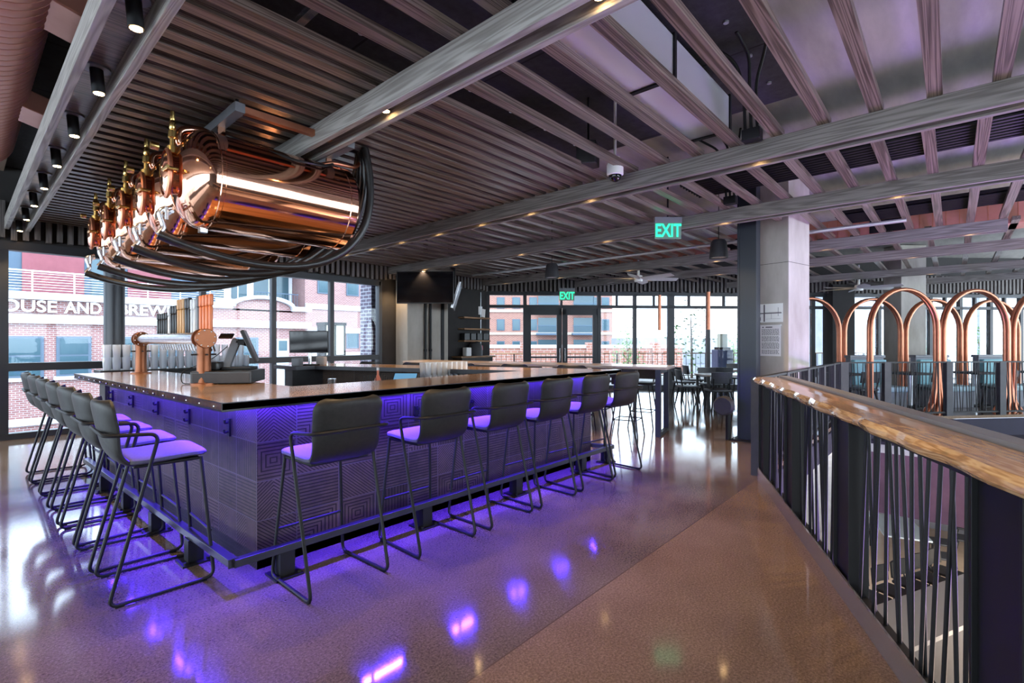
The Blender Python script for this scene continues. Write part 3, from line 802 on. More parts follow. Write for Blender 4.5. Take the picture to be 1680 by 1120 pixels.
# bar stools
def slab_surf(prof,half,thick,r0,r1,curl,nx=14,ns=30):
    """cushion along a profile [(y,z)]: half width, corner radii at both ends, edge curl"""
    P_=[Vector((0,y,z)) for y,z in prof]; acc=[0]
    for p,q in zip(P_[:-1],P_[1:]): acc.append(acc[-1]+(q-p).length)
    T_=acc[-1]
    def at(s_):
        for i in range(len(acc)-1):
            if s_<=acc[i+1] or i==len(acc)-2:
                f_=(s_-acc[i])/(acc[i+1]-acc[i]); return P_[i].lerp(P_[i+1],f_)
    S_=[T_*(.5-.5*math.cos(PI*i/ns)) for i in range(ns+1)]
    pos=[at(x) for x in S_]
    for _ in range(3): pos=[pos[0]]+[pos[i]*.5+(pos[i-1]+pos[i+1])*.25 for i in range(1,ns)]+[pos[-1]]
    front=[];back=[]
    for i,(s_,p) in enumerate(zip(S_,pos)):
        d=pos[min(ns,i+1)]-pos[max(0,i-1)]; d.normalize(); ny,nz=d.z,-d.y
        w_=half(s_/T_)
        if s_<r0: w_-=r0-math.sqrt(max(0,r0*r0-(r0-s_)**2))
        if T_-s_<r1: w_-=r1-math.sqrt(max(0,r1*r1-(r1-T_+s_)**2))
        end=min(1,min(s_,T_-s_)/.03); te=thick*(.35+.65*math.sqrt(max(0,1-(1-end)**2)))
        f1=[];f2=[]
        for k in range(nx+1):
            u=-math.cos(PI*k/nx); x=w_*u; c=curl(s_/T_)*abs(u)**2.4
            e=te*(.35+.65*math.sqrt(max(0,1-abs(u)**8)))
            f1.append((x,p.y-ny*(e/2)-ny*c,p.z-nz*(e/2)-nz*c)); f2.append((x,p.y+ny*(e/2)-ny*c,p.z+nz*(e/2)-nz*c))
        front.append(f1);back.append(f2)
    mb=MB(); mb.grid(front,True); mb.grid(back,True,True)
    per=lambda G:G[0]+[q[-1] for q in G[1:]]+G[-1][-2::-1]+[q[0] for q in G[-2:0:-1]]
    pf,pb_=per(front),per(back); m=len(pf); mb.add(pf+pb_,[(i,(i+1)%m,m+(i+1)%m,m+i) for i in range(m)],True)
    return mb
def make_stool():
    t=thing('bar_stool','','bar stool',(0,0,0),0,'charcoal bar stools')
    sp_=[(.235,.755),(.225,.772),(.16,.778),(.05,.772),(-.05,.767),(-.12,.768),(-.165,.775)]
    sm=slab_surf(sp_,lambda q:.215,.045,.07,.03,lambda q:0)
    sm.build('seat',M['seatfab'],t)
    bp=[(-.10,.748),(-.155,.758),(-.195,.785),(-.222,.83),(-.24,.90),(-.258,.99),(-.272,1.07),(-.276,1.10),(-.279,1.118)]
    slab_surf(bp,lambda q:.212+.016*q,.036,.07,.075,lambda q:-.05*min(1,q*1.6)).build('backrest',M['leather'],t)
    MB().box(-.19,.19,-.13,.2,.728,.748).build('seat_pan',M['black'],t,.008)
    f=MB()
    pts=[(-.24,.262,.012),(-.252,-.25,.012),(-.262,-.02,.925),(-.25,-.27,.94),(.25,-.27,.94),(.262,-.02,.925),(.252,-.25,.012),(.24,.262,.012)]
    f.tube(fillet([(-.185,.205,.745)]+pts+[(.185,.205,.745)],.055,6),.0105,8)
    f.build('frame',M['black'],t)
    MB().cyl((-.222,.246,.29),(.222,.246,.29),.009,8).build('footrest',M['black'],t)
    for sx in(-1,1):
        for yy in(-.2,.2): MB().box(sx*.247-.009,sx*.247+.009,yy-.02,yy+.02,0,.006).build('glide',M['black'],t)
    return t
stool=make_stool(); used=[False]
def put_stool(x,y,rz,label):
    if not used[0]:
        used[0]=True; stool.location=(x,y,0); stool.rotation_euler=(0,0,rz); stool['label']=label; return stool
    return dup(stool,(x,y,0),rz,label)
for i,(x,dr) in enumerate(((1.54,.02),(2.30,.0),(2.97,.03),(3.61,-.02),(4.27,-.05),(4.90,-.08))):
    put_stool(x,2.88,dr,'charcoal bar stool along the long front, %s from the near bar corner'%nth(i+1))
for i in range(7):
    y=3.64+.612*i
    put_stool(.80-.016*(y-3.6),y,-PI/2+.03*((i*7)%3-1),'charcoal bar stool on the left side, %s from the near bar corner'%nth(i+1))
for i,t_ in enumerate((.16,.34,.52,.70,.88)):
    x=5.45-1.55*t_+.17; y=3.05+4.4*t_+.06
    put_stool(x,y,math.radians(109.4)-0+0.0,'charcoal bar stool on the right end, %s from the walkway'%nth(i+1))

# ------------------------------------------------------------------ on the bar
M['rust']=noisy('aged copper',(.17,.055,.02),(.26,.09,.035),6,.38,.03,metal=.6)
tw=thing('beer_tap_tower','copper-legged beer tap tower with a long steel pipe','beer tower',(1.33,4.52,1.105))
L=2.05; zc=.37
for y in (0,L):
    m=MB(); m.lathe([(.095,0),(.095,.012),(.058,.014),(.052,.06),(.05,.26),(.052,.30),(.054,.345)],(0,y,0),20); m.build('leg',M['rust'],tw)
    m=MB(); m.lathe([(.001,-.06),(.074,-.06),(.078,-.055),(.078,-.035),(.056,-.03),(.056,.03),(.078,.035),(.078,.055),(.074,.06),(.001,.06)],(0,y,zc),24,'Y'); 
    m.build('flange',M['rust'],tw)
    m=MB()
    for k in range(8):
        a_=k*PI/4+.2; m.sphere((math.cos(a_)*.064,y-.061,zc+math.sin(a_)*.064),.007,8,5)
    m.build('bolt',M['brushed'],tw)
    m=MB(); m.cyl((-.09,y,.24),(.09,y,.24),.007,8); m.cyl((0,y-.09,.24),(0,y+.09,.24),.007,8); m.build('handle_rod',M['black'],tw)
MB().cyl((0,.04,zc),(0,L-.04,zc),.050,24).build('pipe',M['brushed'],tw)
HC=[('plastic',.19,.03)]*5+[('white',.23,.035)]+[('plastic',.25,.035)]*3+[('tapgold',.30,.05)]*3+[('plastic',.30,.045)]*2+[('white',.28,.04)]*2+[('grey',.30,.04)]+[('taporange',.30,.04)]*4
M['tapgold']=wood('amber tap handle',(.35,.17,.05),(.58,.33,.12),'Z',.4,20); M['taporange']=pmat('orange tap handle',(.75,.20,.06),.35)
NH=len(HC)
for k,(mk,hh,hw) in enumerate(HC):
    y=L-.22-k*(L-.42)/(NH-1)
    m=MB(); m.cyl((.04,y,zc-.01),(.12,y,zc-.02),.013,8); m.cyl((.115,y,zc-.02),(.14,y,zc-.11),.011,8); fo=m.build('faucet',M['brushed'],tw)
    m=MB(); m.cyl((.11,y,zc),(.11,y,zc+.06),.010,8); m.rbox(.11,y,.03,hw,zc+.05,zc+.07+hh*.7,.012,.008,3); m.rbox(.11,y,.034,hw*1.25,zc+.07+hh*.7,zc+.08+hh,.012,.010,3)
    m.build('tap_handle',M[mk],tw)
R_=math.radians(-36)
pb=thing('cash_drawer','wide black cash drawer box on the near bar corner','cash drawer',(1.535,4.56,1.105),R_)
MB().box(-.225,.225,-.2,.2,.006,.105).build('case',M['plastic'],pb,.006)
MB().box(-.21,.21,-.205,-.2,.015,.09).build('drawer_front',M['black_soft'],pb,.003)
po=thing('pos_terminal','tilted black point-of-sale screen seen from behind on the cash drawer','monitor',(1.60,4.60,1.21),R_)
MB().rbox(.02,.02,.24,.22,0,.022,.02,.006).build('foot',M['black'],po)
m=MB(); m.obox((-.04,.0,.135),(.07,.035,.27),.1,0,.35); m.build('stand',M['grey'],po,.01)
m=MB(); m.obox((.10,.03,.20),(.03,.33,.29),math.radians(12),0,-.38); m.build('screen',M['plastic'],po,.008)
m=MB(); m.cyl((0.0,0,.24),(.10,.02,.21),.018,10); m.obox((.045,.0,.235),(.05,.06,.05)); m.build('hinge',M['black'],po)
cr=solo('card_reader',MB().obox((0,0,.02),(.10,.07,.012),0,.5),M['screen'],'small tilted black card reader atop the screen stand','card reader',(1.49,4.50,1.475),R_)
rp=thing('receipt_printer','low round-edged black receipt printer on the cash drawer','printer',(1.455,4.68,1.21),R_)
MB().rbox(-.02,.0,.18,.20,0,.07,.04,.014).build('case',M['plastic'],rp)
MB().box(-.09,.05,-.09,-.07,.066,.076).build('paper_slot',M['grey'],rp)
solo('cable',MB().tube(fillet([(.0,0,.30),(-.12,.05,.20),(-.24,.02,.14),(-.32,-.06,.1),(-.30,-.12,.005),(-.2,-.2,.004)],.08),.004,6),M['black'],'thin black cable looping from the screen to the counter','cable',(1.52,4.58,1.106),R_)
# glass shelf behind
sh=thing('glass_stand','low black service stand with a glass-covered top behind the left counter','stand',(1.1,7.32,0))
MB().box(0,1.65,0,.42,1.075,1.11).build('top',M['black'],sh,.004)
MB().box(.05,1.6,.05,.38,0,1.075).build('cabinet',M['black_soft'],sh)
def tumbler_mb(h=.15,r=.042):
    return MB().lathe([(.001,.008),(r*.72,.008),(r*.95,h),(r,h),(r*.98,h*.72),(r*.80,0),(.001,0)],(0,0,0),12)
tum=None
def put_glass(loc,label,grp,h=.15,r=.042):
    global tum
    if tum is None:
        tum=solo('pint_glass',tumbler_mb(h,r),M['tumbler'],label,'glass',loc,0,grp); return
    o=tum.copy(); COL.objects.link(o); o.location=loc; o['label']=label; o['group']=grp
for i in range(12):
    for j in range(2):
        for k in range(2):
            put_glass((1.17+i*.093+.02*(j%2),7.40+j*.11,1.11+k*.151),'clear pint glass among the stacked rows on the service stand','glasses on the service stand')
for i in range(9):
    for j in range(2):
        for k in range(1 if j else 2):
            put_glass((2.33+i*.05+.0*j,7.40+j*.11,1.11+k*.151) if i<8 else (2.70,7.4+j*.11,1.11),'clear glass at the right end of the service stand behind the cash drawer','glasses at the end of the service stand') if i%2==0 else None
# back bar work surface with tools
wk=thing('back_bar_unit','low black work unit inside the bar','cabinet',(3.0,4.55,0))
MB().box(-.9,1.15,0,.62,.0,.86).build('cabinet',M['black_soft'],wk)
MB().box(-.92,1.17,-.02,.64,.86,.89).build('top',M['brushed'],wk,.004)
for i in range(8):
    for j in range(2):
        for k in range(2):
            put_glass((3.78+i*.085-.03*k*0,4.72+j*.10,.89+k*.151),'clear glass in the stacked group beside the tablet till','glasses beside the tablet till')
tb=thing('tablet_till','black tilted tablet till with blue screen inside the bar','tablet',(3.42,4.70,.89),math.radians(-52))
MB().prism([(-.10,-.09),(.10,-.09),(.10,.09),(-.10,.09)],0,.02).build('base',M['black'],tb)
m=MB(); m.obox((0,.02,.12),(.30,.03,.21),0,math.radians(-48)); m.build('screen_case',M['plastic'],tb,.008)
m=MB(); m.obox((0,.007,.131),(.26,.004,.17),0,math.radians(-48)); m.build('screen',M['screen_blue'],tb)
MB().cyl((0,.03,.01),(0,.04,.12),.03,10).build('stand',M['black'],tb)
tl=thing('bottle','small bottle with an orange-red label beside the tablet till','bottle',(3.12,4.78,.89))
MB().lathe([(.001,0),(.035,0),(.035,.14),(.012,.19),(.012,.24),(.001,.24)],(0,0,0),14).build('body',pmat('orange red bottle',(.70,.16,.07),.3),tl)
MB().cyl((0,0,.24),(0,0,.27),.014,10).build('cap',M['white'],tl)
for i,(x,y,h,lb) in enumerate(((2.72,4.70,.13,'steel shaker tin beside the folded menus'),(2.62,4.86,.17,'tall steel shaker tin behind the small bottle'),(4.9-.95,4.62,.09,'short steel cup below the stacked glasses'))):
    solo('shaker_tin',MB().lathe([(.001,0),(.034,0),(.045,h),(.042,h),(.032,.01),(.001,.01)],(0,0,0),16),M['brushed'],lb,'cup',(x,y,.89))
solo('menu_stack',MB().obox((0,0,.012),(.36,.26,.024),.2),pmat('pale blue folder',(.35,.45,.52),.3),'stack of pale blue menus on the work unit','menus',(2.45,4.75,.891))
bx=thing('bin_caddy','black plastic caddy with straws on the work unit','caddy',(2.95,4.66,.89),.2)
MB().box(-.11,.11,-.07,.07,0,.10).build('box',M['plastic'],bx,.006)
for k in range(5): MB().cyl((-.08+.04*k,0,.08),(-.085+.043*k,.01,.2),.004,6).build('straw',M['black'],bx)
# monitor on the back counter
mo=thing('monitor','black monitor on the back counter by the street windows','monitor',(3.42,6.98,1.105),math.radians(-46))
m=MB(); m.obox((0,-.03,.34),(.56,.03,.32),0,.06); m.build('screen',M['plastic'],mo,.006)
m=MB(); m.obox((0,-.046,.34),(.53,.004,.29),0,.06); m.build('display',M['screen'],mo)
MB().cyl((0,0,.015),(0,0,.25),.025,10).build('stand',M['brushed'],mo)
MB().rbox(0,0,.26,.2,0,.018,.04,.006).build('foot',M['black'],mo)
pr_=thing('label_printer','small grey printer beside the monitor foot','printer',(3.30,6.98,1.105),math.radians(-46))
MB().rbox(-.03,-.09,.12,.14,0,.11,.02,.01).build('case',M['grey'],pr_)
pr_=thing('label_printer','boxy beige-grey printer right of the monitor foot','printer',(3.58,6.95,1.105),math.radians(-46))
MB().rbox(0,0,.12,.14,0,.12,.02,.01).build('case',pmat('beige plastic',(.33,.30,.28),.5),pr_)
# ------------------------------------------------------------------ copper tanks over the bar
TY=[4.36+.77*k for k in range(5)]
TXA,TXB,TZ,TR=1.27,2.43,2.70,.375
tord=['nearest','second','middle','fourth','farthest']
tank=thing('copper_tank','','beer tank',(TXA,TY[0],TZ),0,'copper serving tanks')
Ln=TXB-TXA
prof=[(.001,-.20)]+[(TR*math.sin(a_),-.20*math.cos(a_)) for a_ in [PI/2*k/8 for k in range(1,8)]]+[(TR,0),(TR,.02),(TR+.006,.025),(TR+.006,.05),(TR,.055),(TR,Ln-.1),(TR+.006,Ln-.095),(TR+.006,Ln-.03),(TR,Ln-.025),(TR-.01,Ln),(TR-.05,Ln+.02),(.001,Ln+.035)]
MB().lathe(prof,(0,0,0),48,'X').build('shell',M['copper'],tank)
def oval(mb):
    mb.v=[(x,y*.72,z*1.15) for x,y,z in mb.v]; return mb
m=MB(); m.lathe([(.001,-.27),(.10,-.262),(.145,-.235),(.145,-.22),(.13,-.20),(.13,-.12)],(0,0,0),28,'X'); oval(m).build('manway_door',M['copper'],tank)
m=MB(); m.lathe([(.145,-.25),(.162,-.24),(.162,-.225),(.145,-.215)],(0,0,0),28,'X'); oval(m).build('clamp_ring',M['copper_dull'],tank)
m=MB(); m.cyl((-.20,-.16,0),(-.27,-.16,0),.012,8); m.cyl((-.27,-.19,0),(-.27,-.06,0),.010,8); m.build('door_handle',M['brass'],tank)
m=MB(); m.box(-.02,.03,-.03,.03,-TR-.03,-TR+.02); m.build('drain',M['brushed'],tank)
m=MB(); m.tube(fillet([(-.05,.05,.22),(-.14,.05,.26),(-.14,.05,.36),(-.02,.03,.40),(.08,0,.37)],.07),.032,12); m.build('top_pipe',M['copper'],tank)
m=MB(); m.lathe([(.001,.46),(.015,.46),(.018,.40),(.014,.39),(.022,.38),(.022,.33),(.016,.32),(.028,.31),(.030,.26),(.020,.25),(.020,.20),(.042,.19),(.042,.14),(.024,.13),(.02,.0)],(-.19,.02,.02),14); m.build('brass_valve',M['brass'],tank)
m=MB(); m.lathe([(.001,-.03),(.024,-.03),(.028,-.02),(.028,.02),(.001,.022)],(-.29,.06,.20),16,'X'); m.build('pressure_gauge',M['brass'],tank)
m=MB()
m.tube(fillet([(-.20,.02,-.25),(-.28,.02,-.28),(-.24,.02,-.40),(-.28,.02,-.46)],.06),.020,10)
m.cyl((-.22,-.10,-.30),(-.22,.12,-.30),.012,8); m.cyl((-.25,-.08,-.27),(-.25,-.08,-.36),.012,8); m.lathe([(.001,0),(.035,.0),(.035,.02),(.001,.02)],(-.27,.12,-.30),12,'X')
m.build('outlet_fitting',M['brushed'],tank)
for q in (0,.9):
    for yy_,ww_,dz_ in ((-.05,.05,-.02),(.22,.04,-.10)): MB().bar((.12+q,yy_,TR+dz_),(.12+q,yy_,TR+.10),ww_,.02).build('hanger',M['copper'],tank)
m=MB(); m.tube(fillet([(.9,-.1,TR*.9),(1.02,-.12,TR*.9+.05),(1.28,-.13,TR+.02),(1.33,-.13,TR+.22)],.09),.018,10); m.build('tail_pipe',M['copper_dull'],tank)
m=MB(); m.tube([(.14,-.10,TR*.97),(.35,-.20,TR*.80),(.6,-.30,TR*.66),(.85,-.29,TR*.72),(1.0,-.16,TR*.95)],.012,8); m.build('sagging_cable',M['rubber'],tank)
tank['label']='nearest polished copper beer tank hanging over the bar'
for k in range(1,5): dup(tank,(TXA,TY[k],TZ),None,'%s copper beer tank in the row over the bar, counted from the walkway'%tord[k])
fr=thing('tank_frame','grey steel hanging frame carrying the copper tanks','frame',(0,0,0))
m=MB()
for x in (TXA+.12,TXA+1.02): m.bar((x,3.92,TZ+TR+.10),(x,7.9,TZ+TR+.10),.07,.07)
m.build('rail',M['grey'],fr)
m=MB()
for y in (3.96,5.9,7.85): MB().bar((TXA+.1,y,TZ+TR+.10),(TXA+1.05,y,TZ+TR+.10),.05,.05).build('crossbar',M['copper_dull'],fr)
m=MB()
for x in (TXA+.12,TXA+1.02):
    for y in (3.98,5.9,7.8): m.cyl((x,y,TZ+TR+.1),(x,y,4.0),.012,8)
m.build('hanger_rod',M['black'],fr)
for k in range(5):
    y=TY[k]; p0=Vector((TXA-.28,y+.02,TZ-.46)); p3=Vector((2.53+.02*k,4.09+.06*k,3.25)); pts=[]
    b1=Vector((TXA+.62,y-.05,TZ-.80)); b2=Vector((2.80,4.0+.22*k,2.06-.02*k))
    for i in range(25):
        t_=i/24; pts.append(p0*(1-t_)**3+b1*3*t_*(1-t_)**2+b2*3*t_*t_*(1-t_)+p3*t_**3)
    m=MB(); m.tube(pts,.036,12)
    h=thing('beer_hose','thick black beer hose sagging from the %s copper tank'%tord[k],'hose',p0,0,'black beer hoses')
    ob=m.build('hose',M['rubber'],h); ob.location=-p0
    m=MB(); m.tube(pts[:3],.034,12); ob=m.build('ferrule',M['brushed'],h); ob.location=-p0

# televisions
tv=thing('television','large black television hanging in front of the broad concrete column','television',(7.16,9.05,2.32),math.radians(-50))
m=MB(); m.box(-.66,.66,-.02,.03,0,.74); m.build('case',M['plastic'],tv,.006)
MB().box(-.64,.64,-.024,-.019,.02,.72).build('screen',M['screen'],tv)
MB().box(-.05,.05,.03,.08,.3,1.7).build('mount',M['black'],tv)
tv=thing('television','television seen edge-on beside the larger hanging screen','television',(8.30,9.25,2.20),math.radians(46))
m=MB(); m.obox((0,0,.37),(1.1,.06,.66),0,.30); m.build('case',M['brushed'],tv,.006)
m=MB(); m.obox((0,.031,.38),(1.06,.006,.62),0,.30); m.build('screen',M['screen'],tv)
MB().box(-.05,.05,.03,.08,.4,1.8).build('mount',M['black'],tv)

# shelves on the dark wall
for i,z in enumerate((1.44,1.78,2.10)):
    solo('wall_shelf',MB().box(-.52,.52,-.26,0,0,.045),M['shelfwood'],('lowest','middle','highest')[i]+' rough wooden shelf on the dark wall beside the far windows','shelf',(9.93,10.42,z),0,'rough wooden wall shelves',.004)
for k in range(4):
    solo('wire_basket',MB().box(-.1,.1,-.2,0,0,.2),M['plastic'],'black basket on the lowest wall shelf, %s from the left'%nth(k+1),'basket',(9.56+.25*k,10.40,1.487),0,'black baskets on the shelf',.01)
sb=thing('side_counter','narrow wooden counter under the wall shelves','counter',(9.9,10.40,0))
MB().box(-.75,.60,-.40,0,1.0,1.04).build('top',M['shelfwood'],sb); MB().box(-.7,.5,-.38,0,0,1.0).build('cabinet',M['black_soft'],sb)
solo('dispenser',MB().rbox(0,0,.2,.18,0,.24,.03,.02),M['white'],'white napkin dispenser on the counter below the shelves','dispenser',(9.55,10.2,1.041))
d_=thing('urn','black domed urn on the counter below the shelves','urn',(9.9,10.22,1.041))
MB().lathe([(.001,.42),(.08,.41),(.17,.34),(.2,.22),(.2,0),(.001,0)],(0,0,0),20).build('body',M['black_soft'],d_)
MB().sphere((0,0,.44),.03,8,6).build('lid_knob',M['black'],d_)
fa=thing('fire_alarm','red fire alarm box with conduit on the dark wall','fire alarm',(10.28,10.41,1.2))
MB().box(-.06,.06,-.05,0,0,.13).build('box',pmat('alarm red',(.45,.02,.05),.4),fa,.005)
MB().cyl((0,-.015,.13),(0,-.015,1.7),.012,8).build('conduit',M['steel'],fa)
nb=thing('notice_papers','white papers pinned above the highest shelf','papers',(10.33,10.40,2.16))
MB().box(-.14,.02,-.006,0,.08,.32).build('sheet',M['paper'],nb); MB().obox((.06,-.01,.13),(.16,.004,.24),.1,0,.1).build('sheet',M['paper'],nb)

# signs on the column (its left face)
def on_col(u,z): pass
def col_thing(name,label,cat,u,z):
    px=cc[0]+cn[0]*u-cvec[0]*.004; py=cc[1]+cn[1]*u-cvec[1]*.004
    return thing(name,label,cat,(px,py,z),rc-PI/2)
pl=col_thing('floor_plan','white framed floor plan print on the concrete column','sign',.27,1.74)
MB().box(-.19,.19,-.004,.0,0,.28).build('board',pmat('white print',(.92,.93,.90),.4),pl)
m=MB(); m.box(-.185,.17,-.0055,-.004,.13,.145); m.box(-.095,-.075,-.0055,-.004,.01,.27); m.box(-.16,-.14,-.0055,-.004,.03,.08); m.box(.12,.125,-.0055,-.004,.09,.22); m.box(-.08,.16,-.0055,-.004,.15,.152); m.box(-.06,.16,-.0055,-.004,.05,.052); m.box(.02,.022,-.0055,-.004,.05,.13)
m.build('drawing',M['ink'],pl)
nt=col_thing('notice','taped paper notice with rows of print below the floor plan','notice',.265,1.23)
MB().box(-.155,.155,-.003,0,0,.47).build('sheet',M['paper'],nt)
m=MB(); m.box(-.12,-.10,-.0045,-.003,.425,.445)
yy=.40; random.seed(3)
for k in range(24):
    if k in (6,12,19): yy-=.012; continue
    x=-.13
    while x<.12:
        w_=random.uniform(.012,.035); m.box(x,min(.13,x+w_),-.0045,-.003,yy,yy+.008); x+=w_+.008
    yy-=.0165
m.box(-.07,.03,-.0045,-.003,.428,.444)
m.build('print',M['ink'],nt)
m=MB(); 
for x in(-.14,.14): m.obox((x,-.0035,.455),(.06,.001,.025),0,0,.5 if x<0 else -.5)
m.build('tape',M['white'],nt)

# ------------------------------------------------------------------ near balustrade
random.seed(11)
R0=rail_pt(0)
bal=thing('balustrade','black steel balustrade with thick timber cap beside the walkway','balustrade',(R0[0],R0[1],0),R25)
LB=6.9
# cap: irregular live edge
rows=[]
N=80
for i in range(N+1):
    s=-LB*i/N; e=.008*math.sin(i*1.3)+.006*math.sin(i*.53+1); e2=.006*math.sin(i*.9+2)
    yf=.03+e; yb=-.19
    rows.append([(s,yb,1.02),(s,yf-.012,1.015),(s,yf,1.03),(s,yf+.004+e2,1.05),(s,yf-.012,1.073),(s,-.08,1.077),(s,yb,1.076),(s,yb,1.02)])
m=MB(); m.grid(rows,False); m.add(rows[0],[tuple(range(7))]); m.add(rows[-1],[tuple(range(7))[::-1]])
m.build('timber_cap',M['cap'],bal)
MB().box(-LB,.0,-.29,-.205,1.05,1.095).build('steel_ledge',M['grey'],bal,.003)
MB().box(-LB,0,-.11,-.03,.985,1.013).build('top_bar',M['black'],bal)
MB().box(-LB,0.0,-.012,.0,.0,.125).build('kick_plate',pmat('worn steel plate',(.48,.47,.46),.22,.85),bal)
MB().box(-LB,0.0,-.10,-.02,.0,.055).build('bottom_bar',M['black'],bal)
post_s=[.12,1.25,2.47,3.84,5.15,6.45]
for s in post_s:
    m=MB(); m.box(-s-.115,-s+.115,-.085,-.03,0,1.0); m.box(-s-.13,-s-.115,-.11,-.012,0,1.0); m.box(-s+.115,-s+.13,-.11,-.012,0,1.0)
    m.build('post',M['black'],bal,.002)
for a_,b_ in zip(post_s[:-1],post_s[1:]):
    n=16
    for k in range(n):
        s=a_+.15+(b_-a_-.30)*(k+.5)/n
        t0=s+random.uniform(-.055,.055); t1=s+random.uniform(-.055,.055)
        m=MB(); m.cyl((-t0,-.07+random.choice((-.012,.012)),.05),(-t1,-.07,.99),.0085,7); m.build('baluster',M['black'],bal)
# low bracket tabs
# side balustrade (runs in front of the concrete column) and booth balustrade
def balustrade2(p,q,label,posts,nb,seed):
    random.seed(seed); d=Vector((q[0]-p[0],q[1]-p[1],0)); L=d.length
    t=thing('balustrade',label,'balustrade',(p[0],p[1],0),math.atan2(d.y,d.x))
    MB().box(0,L,-.035,.035,1.035,1.06).build('top_bar',M['black'],t); MB().box(0,L,-.02,.02,.05,.08).build('bottom_bar',M['black'],t)
    for s in posts: MB().box(s-.07,s+.07,-.04,.04,-.2 if False else 0,1.06).build('post',M['black_soft'],t)
    for k in range(nb):
        s=L*(k+.5)/nb; m=MB(); m.cyl((min(L-.02,max(.02,s+random.uniform(-.05,.05))),0,.06),(min(L-.02,max(.02,s+random.uniform(-.05,.05))),0,1.04),.0075,6); m.build('baluster',M['black'],t)
    return t
balustrade2((5.75,1.60),(CORN[0],CORN[1]),'black balustrade running from the walkway past the concrete column',[.06,1.3,2.5,3.7,4.6,5.3],56,21)
e2=(CORN[0]+math.cos(D41)*5.6,CORN[1]+math.sin(D41)*5.6)
balustrade2((CORN[0]+.02,CORN[1]-.02),e2,'black balustrade in front of the booths across the opening',[.05,.95,2.3,3.5,4.7,5.5],88,22)

# ------------------------------------------------------------------ copper arches and booths
def bpt(s,off):      # along the booth balustrade and back from it
    return (CORN[0]+math.cos(D41)*s-math.sin(D41)*off, CORN[1]+math.sin(D41)*s+math.cos(D41)*off)
def arch(p,q,label,trunk):
    d=Vector((q[0]-p[0],q[1]-p[1],0)); L=d.length; r=L/2-.02
    t=thing('copper_arch',label,'arch',(p[0],p[1],0),math.atan2(d.y,d.x),'copper tube arches')
    for j,off in enumerate((-.035,.035)):
        pts=[(.02,off,.0),(.02,off,.9),(.02,off,1.70)]
        for k in range(1,16):
            a_=PI-PI*k/16; pts.append((L/2+r*math.cos(a_),off,1.70+.80*math.sin(a_)))
        pts+=[(L-.02,off,1.70),(L-.02,off,.9),(L-.02,off,0)]
        MB().tube(pts,.036,10).build('tube',M['copper_dull'],t)
    if trunk:
        m=MB()
        for k in range(9):
            a_=2*PI*k/9; m.tube([(L+.03*math.cos(a_),.03*math.sin(a_),.95),(L+.06*math.cos(a_),.06*math.sin(a_),.5),(L+.13*math.cos(a_),.10*math.sin(a_),.2),(L+.30*math.cos(a_),.14*math.sin(a_),.02)],[.028,.032,.035,.02],8)
        m.build('root_base',M['copper_dull'],t)
SF=[.92,2.57,4.22,5.87,7.52]
ordn=['leftmost','second','third','rightmost']
for i in range(4): arch(bpt(SF[i]+.05,.38),bpt(SF[i+1]-.05,.38),'%s copper arch of the front row at the booths'%ordn[i],True)
SB=[.55,2.25,3.95,5.65,7.35]
for i in range(4): arch(bpt(SB[i]+.05,2.55),bpt(SB[i+1]-.05,2.55),'%s copper arch of the back row at the booths'%ordn[i],False)
for i in range(4):
    p_=bpt(SF[i]+.0,1.3)
    s0=(SF[i]+.10); c=bpt(s0+.35+.45,1.1)
    t=thing('booth_bench','%s teal upholstered booth bench behind the balustrade'%ordn[i],'bench',(*bpt(SF[i]+1.08,1.55),0),D41,'teal booth benches')
    MB().box(-.42,.42,-.02,.12,0,1.08).build('back_panel',M['booth'],t,.01)
    MB().box(-.44,.44,-.04,.14,1.08,1.14).build('top_trim',M['grey'],t,.008)
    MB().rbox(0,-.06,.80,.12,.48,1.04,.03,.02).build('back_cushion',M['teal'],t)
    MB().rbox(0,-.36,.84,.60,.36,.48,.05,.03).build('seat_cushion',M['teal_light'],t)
    MB().box(-.41,.41,-.60,-.02,0,.36).build('plinth',M['booth'],t,.01)
    t=thing('booth_table','%s dark booth table on a steel pedestal'%ordn[i],'table',(*bpt(SF[i]+.28,1.30),0),D41,'booth tables')
    MB().rbox(0,0,.66,.70,.72,.76,.03,.008).build('tabletop',M['black_soft'],t)
    MB().cyl((0,0,.02),(0,0,.72),.05,12).build('pedestal',M['steel'],t); MB().lathe([(.001,.03),(.28,.02),(.28,0),(.001,0)],(0,0,0),20).build('base',M['black'],t)

